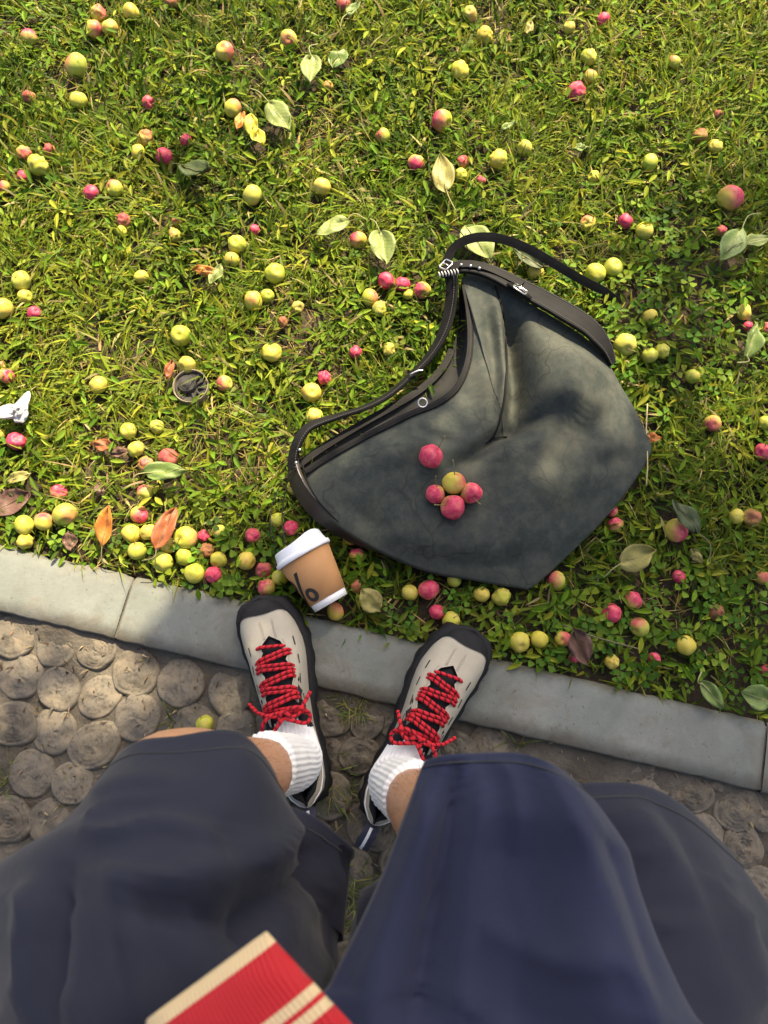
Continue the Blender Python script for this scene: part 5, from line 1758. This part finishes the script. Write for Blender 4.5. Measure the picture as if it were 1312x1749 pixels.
# ================================================================== GRASS, CLOVER, STRAW
m_grass = leafy('grass_blade', .38, .5)
bag_poly = bag_xy
def in_poly(x, y, poly):
    n = len(poly)
    res = np.zeros(x.shape, bool)
    j = n - 1
    for i in range(n):
        xi, yi, xj, yj = poly[i, 0], poly[i, 1], poly[j, 0], poly[j, 1]
        c_ = ((yi > y) != (yj > y)) & (x < (xj - xi) * (y - yi) / (yj - yi + 1e-12) + xi)
        res ^= c_
        j = i
    return res
fx = np.array([(a, b, c_) for a, b, c_, k in FRUIT_XY])
lx = np.array([(a, b, c_, d, e) for a, b, c_, d, e in LEAF_XY])
bag_in = np.array([(BC.x + (p[0] - BC.x) * .985, BC.y + (p[1] - BC.y) * .985) for p in bag_poly])
cupc = np.array([[b0.x, b0.y], [((b0 + l0) / 2).x, ((b0 + l0) / 2).y], [(l0 + CA * .01).x, (l0 + CA * .01).y]])

def vpx(x, y):
    h = CAM_H
    dep = y * SP + h * CP
    return 656 + FPX * x / dep, 874.5 - FPX * (y * CP - h * SP) / dep
def nz2(x, y, s, seed):
    return np.array([noise.noise((a * s, b * s, seed)) for a, b in zip(x, y)])
def roots(n, edge=.0, fruit_keep=.08, leaf_keep=.12):
    """random roots on the lawn, thinner away from the frame, none under things"""
    u = rng.uniform(-1.3, 2.6, n)
    v = rng.uniform(KW + edge, 2.2, n)
    x = KO.x + KD.x * u + KN.x * v
    y = KO.y + KD.y * u + KN.y * v
    a, b = vpx(x, y)
    out_ = np.maximum.reduce([np.zeros(n), -a / 1312, (a - 1312) / 1312, -b / 1749])
    keep = rng.uniform(0, 1, n) < np.clip(1 - out_ * 1.6, .22, 1)
    keep &= ~in_poly(x, y, bag_in) & ~in_poly(x, y, lining_xy)
    keep &= np.hypot(x - sp.location.x, y - sp.location.y) > SR * 1.05
    for c_ in cupc: keep &= np.hypot(x - c_[0], y - c_[1]) > .030
    r1 = rng.uniform(0, 1, n)
    for (p, q, rr) in fx: keep &= (np.hypot(x - p, y - q) > rr * .80) | (r1 < fruit_keep * .3)
    r2 = rng.uniform(0, 1, n)
    for (p, q, L, W, a_) in lx:
        dx, dy = x - p, y - q
        s, w = dx * math.cos(a_) + dy * math.sin(a_), -dx * math.sin(a_) + dy * math.cos(a_)
        keep &= ~((s / (L * .5)) ** 2 + (w / (W * .5)) ** 2 < 1) | (r2 < leaf_keep)
    return x[keep], y[keep], a[keep], b[keep]

def build_blades(name, x, y, az, Ln, Wd, lean, curl, z0, col, label, segs=3, cat='grass'):
    """tapered, bending blades: lean from the vertical at the root, curl added towards the tip"""
    n = len(x)
    V = np.zeros((n, 2 * segs + 1, 3))
    px_, pz_ = np.zeros(n), np.zeros(n)
    side = np.stack([-np.sin(az), np.cos(az)], 1)
    tw = rng.normal(0, .35, n)
    for s in range(segs + 1):
        f = s / segs
        if s:
            an = np.minimum(lean + curl * f, 1.95)
            px_ = px_ + np.sin(an) * Ln / segs
            pz_ = np.maximum(pz_ + np.cos(an) * Ln / segs, .002 - z0)
        w = Wd * (1 - f ** 2.2) * (.75 + .5 * min(1, f * 3)) / 2
        cx = x + np.cos(az) * px_; cy = y + np.sin(az) * px_; cz = z0 + pz_
        if s == segs:
            V[:, 2 * s] = np.stack([cx, cy, cz], 1)
        else:
            dz = w * np.sin(tw)
            V[:, 2 * s] = np.stack([cx + side[:, 0] * w, cy + side[:, 1] * w, cz + dz], 1)
            V[:, 2 * s + 1] = np.stack([cx - side[:, 0] * w, cy - side[:, 1] * w, cz - dz], 1)
    m = 2 * segs + 1
    F = []
    loc = [(2 * s, 2 * s + 1, 2 * s + 3, 2 * s + 2) for s in range(segs - 1)] + [(2 * segs - 2, 2 * segs - 1, 2 * segs)]
    base_ = (np.arange(n) * m)
    quads = np.concatenate([base_[:, None] + np.array(q)[None] for q in loc[:-1]]) if segs > 1 else np.zeros((0, 4), int)
    tris = base_[:, None] + np.array(loc[-1])[None]
    me = bpy.data.meshes.new(name)
    nv, nq, nt = n * m, len(quads), len(tris)
    me.vertices.add(nv)
    me.vertices.foreach_set('co', V.reshape(-1).astype(np.float32))
    me.loops.add(nq * 4 + nt * 3)
    me.loops.foreach_set('vertex_index', np.concatenate([quads.ravel(), tris.ravel()]).astype(np.int32))
    me.polygons.add(nq + nt)
    me.polygons.foreach_set('loop_start', np.concatenate([np.arange(nq) * 4, nq * 4 + np.arange(nt) * 3]).astype(np.int32))
    me.update(calc_edges=True)
    me.polygons.foreach_set('use_smooth', np.ones(nq + nt, bool))
    a_ = me.color_attributes.new('Col', 'FLOAT_COLOR', 'POINT')
    a_.data.foreach_set('color', np.repeat(np.concatenate([col, np.ones((n, 1))], 1), m, 0).astype(np.float32).ravel())
    me.materials.append(m_grass)
    me.validate()
    o = bpy.data.objects.new(name, me)
    COL.objects.link(o)
    tag(o, label, cat, kind='stuff')
    return o

def pick(n, pal, jit=.26):
    pal = np.array(pal)
    c_ = pal[rng.integers(len(pal), size=n)]
    return np.clip(c_ * rng.normal(1, jit, (n, 1)) * rng.normal(1, .06, (n, 3)), .01, .7)

def clover_w(a, b):
    """how much the spot (photo pixels) belongs to the clover zones"""
    w = np.clip((b - 930) / 120, 0, 1) * np.clip((a - 560) / 200, .25, 1)
    w = np.maximum(w, np.clip(1 - np.hypot((a - 1140) / 240, (b - 520) / 210), 0, 1) * 1.4)
    w = np.maximum(w, .65 * np.clip((b - 850) / 80, 0, 1) * (a < 480))
    return np.clip(w, 0, 1)
def straw_w(a, b):
    w = np.zeros(a.shape)
    for (p, q, r_) in ((545,235,70),(440,130,60),(390,755,90),(195,800,80),(30,870,60),(560,640,40),(840,40,60),(500,560,60),(1020,430,35),(1060,860,50),(180,960,60),(760,1040,80),(1150,1010,70),(240,600,60),(1240,1060,60),(830,1060,50),(120,140,50),(980,60,50)):
        w = np.maximum(w, np.clip(1.3 - np.hypot(a - p, b - q) / r_, 0, 1))
    return w

N = 190000
x, y, a, b = roots(N)
w_s = straw_w(a, b)
w_c = clover_w(a, b)
k_ = rng.uniform(0, 1, len(x)) > np.maximum(w_s * .72, w_c * .65)
x, y, a, b, w_c = x[k_], y[k_], a[k_], b[k_], w_c[k_]
n = len(x)
clump = nz2(x, y, 5.0, 1.5)
az = rng.uniform(0, 2 * math.pi, n) * .6 + clump * 9
fine = rng.uniform(0, 1, n) < .30 + .4 * clump
Ln = np.where(fine, rng.uniform(.030, .070, n), rng.uniform(.020, .050, n)) * (1 - .25 * w_c)
Wd = np.where(fine, rng.uniform(.0011, .0022, n), rng.uniform(.0026, .0050, n))
lean = rng.uniform(.35, 1.35, n)
curl = rng.uniform(.1, 1.0, n)
z0 = rng.uniform(-.002, .006, n)
big = nz2(x, y, 2.6, 7.7)
hue = np.clip(.5 + clump * .7 + big * .9 + rng.normal(0, .25, n), 0, 1)[:, None]
col = pick(n, [(.055, .120, .010), (.10, .185, .012), (.16, .235, .016), (.245, .265, .022), (.075, .145, .012)]) * (.60 + .5 * hue) * (1 - hue * .3) + hue * .3 * np.array([[.24, .205, .03]])
dry = rng.uniform(0, 1, n) < .05
col[dry] = pick(int(dry.sum()), [(.34, .28, .13), (.26, .20, .09), (.30, .27, .10)])
build_blades('grass', x, y, az, Ln, Wd, lean, curl, z0, col, 'short trodden green lawn grass under the fallen apples')

# dry straw and moss lying flat
x, y, a, b = roots(90000)
k_ = rng.uniform(0, 1, len(x)) < np.maximum(straw_w(a, b) * .75, .10)
x, y = x[k_], y[k_]
n = len(x)
col = pick(n, [(.34, .26, .10), (.24, .17, .065), (.40, .32, .13), (.17, .12, .05), (.30, .26, .06)])
build_blades('dry_grass', x, y, rng.uniform(0, 6.28, n), rng.uniform(.015, .045, n), rng.uniform(.0008, .0018, n), rng.uniform(.9, 1.5, n), rng.uniform(-.1, .5, n), rng.uniform(0, .008, n), col,
             'dry straw-coloured blades lying flat in the worn lawn patches')

def leaflets(name, x, y, kind, label, pal, size):
    V, F, C = [], [], []
    for i in range(len(x)):
        r_ = rng.uniform(*size)
        h = rng.uniform(.010, .026)
        col_ = pick(1, pal, .2)[0]
        ph = rng.uniform(0, 6.28)
        tx, ty = rng.normal(0, .28, 2)
        nlf = 3 if kind == 'clover' else rng.integers(1, 4)
        for q in range(nlf):
            if kind == 'clover':
                an = ph + q * 2.0944 + rng.normal(0, .12); r0, L, W = r_ * .08, r_, r_ * .46; up = rng.uniform(.0, .35)
            else:
                an = ph + q * 2.4 + rng.normal(0, .2); r0, L, W = r_ * .15, r_ * rng.uniform(.8, 1.6), r_ * .21; up = rng.uniform(.0, .5)
            ca, sa = math.cos(an), math.sin(an)
            g = col_ * rng.uniform(.85, 1.15)
            o_ = len(V)
            prof = ((0, 0), (.35, .62), (.72, 1.0), (.95, .72), (.92, 0), (.95, -.72), (.72, -1.0), (.35, -.62)) if kind == 'clover' else ((0, 0), (.25, .7), (.5, 1.0), (.8, .6), (1, 0), (.8, -.6), (.5, -1.0), (.25, -.7))
            for (s, w) in prof:
                rr, ww = r0 + L * s, W * w
                dx, dy = ca * rr - sa * ww, sa * rr + ca * ww
                zz = h + up * rr * (1 - .5 * s) + abs(w) * W * .22 + dx * tx + dy * ty - (.35 * L * s * s if kind != 'clover' else 0)
                V.append((x[i] + dx, y[i] + dy, max(.003, zz)))
                C.append((*g, 1))
            F += [(o_, o_ + 1, o_ + 2, o_ + 3, o_ + 4), (o_, o_ + 4, o_ + 5, o_ + 6, o_ + 7)]
    o = obj(name, V, F, m_grass, cols=C)
    tag(o, label, 'ground cover', kind='stuff')
x, y, a, b = roots(26000, .004, .02, .04)
w_c = clover_w(a, b)
patch = nz2(x, y, 9, 4.2)
k_ = rng.uniform(0, 1, len(x)) < np.clip(w_c * (.7 + 1.2 * patch), 0, .9) + .03 * (patch > .1)
leaflets('clover', x[k_], y[k_], 'clover', 'three-leaved clover spreading along the kerb and beside the bag', [(.068, .145, .014), (.11, .195, .018), (.058, .125, .014), (.155, .22, .020)], (.008, .0135))
x, y, a, b = roots(26000, .0, .02, .06)
patch = nz2(x, y, 7, 9.1)
k_ = rng.uniform(0, 1, len(x)) < .28 + .22 * (patch > .05) + .15 * clover_w(a, b)
leaflets('lawn_weeds', x[k_], y[k_], 'weed', 'small pointed weed leaves mixed through the lawn', [(.11, .19, .012), (.155, .235, .016), (.215, .255, .022), (.085, .155, .012)], (.012, .022))
# a few tufts growing between the pavers
xs, ys = [], []
for (p, q, c_, r_) in ((604, 1192, 70, .014), (610, 1212, 30, .010), (575, 1345, 60, .02), (880, 1275, 14, .006), (300, 1228, 16, .008), (600, 1510, 60, .02), (620, 1580, 60, .02), (690, 1400, 20, .012), (10, 1330, 20, .01)):
    g = P(p, q, PATH_Z)
    xs += list(rng.normal(g.x, r_, c_)); ys += list(rng.normal(g.y, r_, c_))
xs, ys = np.array(xs), np.array(ys)
n = len(xs)
build_blades('paver_grass', xs, ys, rng.uniform(0, 6.28, n), rng.uniform(.015, .045, n), rng.uniform(.001, .0022, n), rng.uniform(.4, 1.3, n), rng.uniform(.2, 1, n), np.full(n, PATH_Z), pick(n, [(.11, .15, .04), (.2, .19, .07), (.15, .17, .05)]),
             'thin grass tufts growing between the round pavers')
# litter of bark and husks between the pavers
n = 5200
u = rng.uniform(-1.0, 2.3, n); v = rng.uniform(-.95, -.001, n)
x = KO.x + KD.x * u + KN.x * v; y = KO.y + KD.y * u + KN.y * v
build_blades('path_litter', x, y, rng.uniform(0, 6.28, n), rng.uniform(.004, .018, n), rng.uniform(.001, .004, n), rng.uniform(1.3, 1.6, n), rng.uniform(-.2, .2, n), rng.uniform(PATH_Z + .003, PATH_Z + .010, n),
             pick(n, [(.20, .16, .10), (.12, .09, .06), (.27, .22, .15), (.08, .06, .045)]), 'dry crumbs of bark and husk between the round pavers', 2, 'litter')
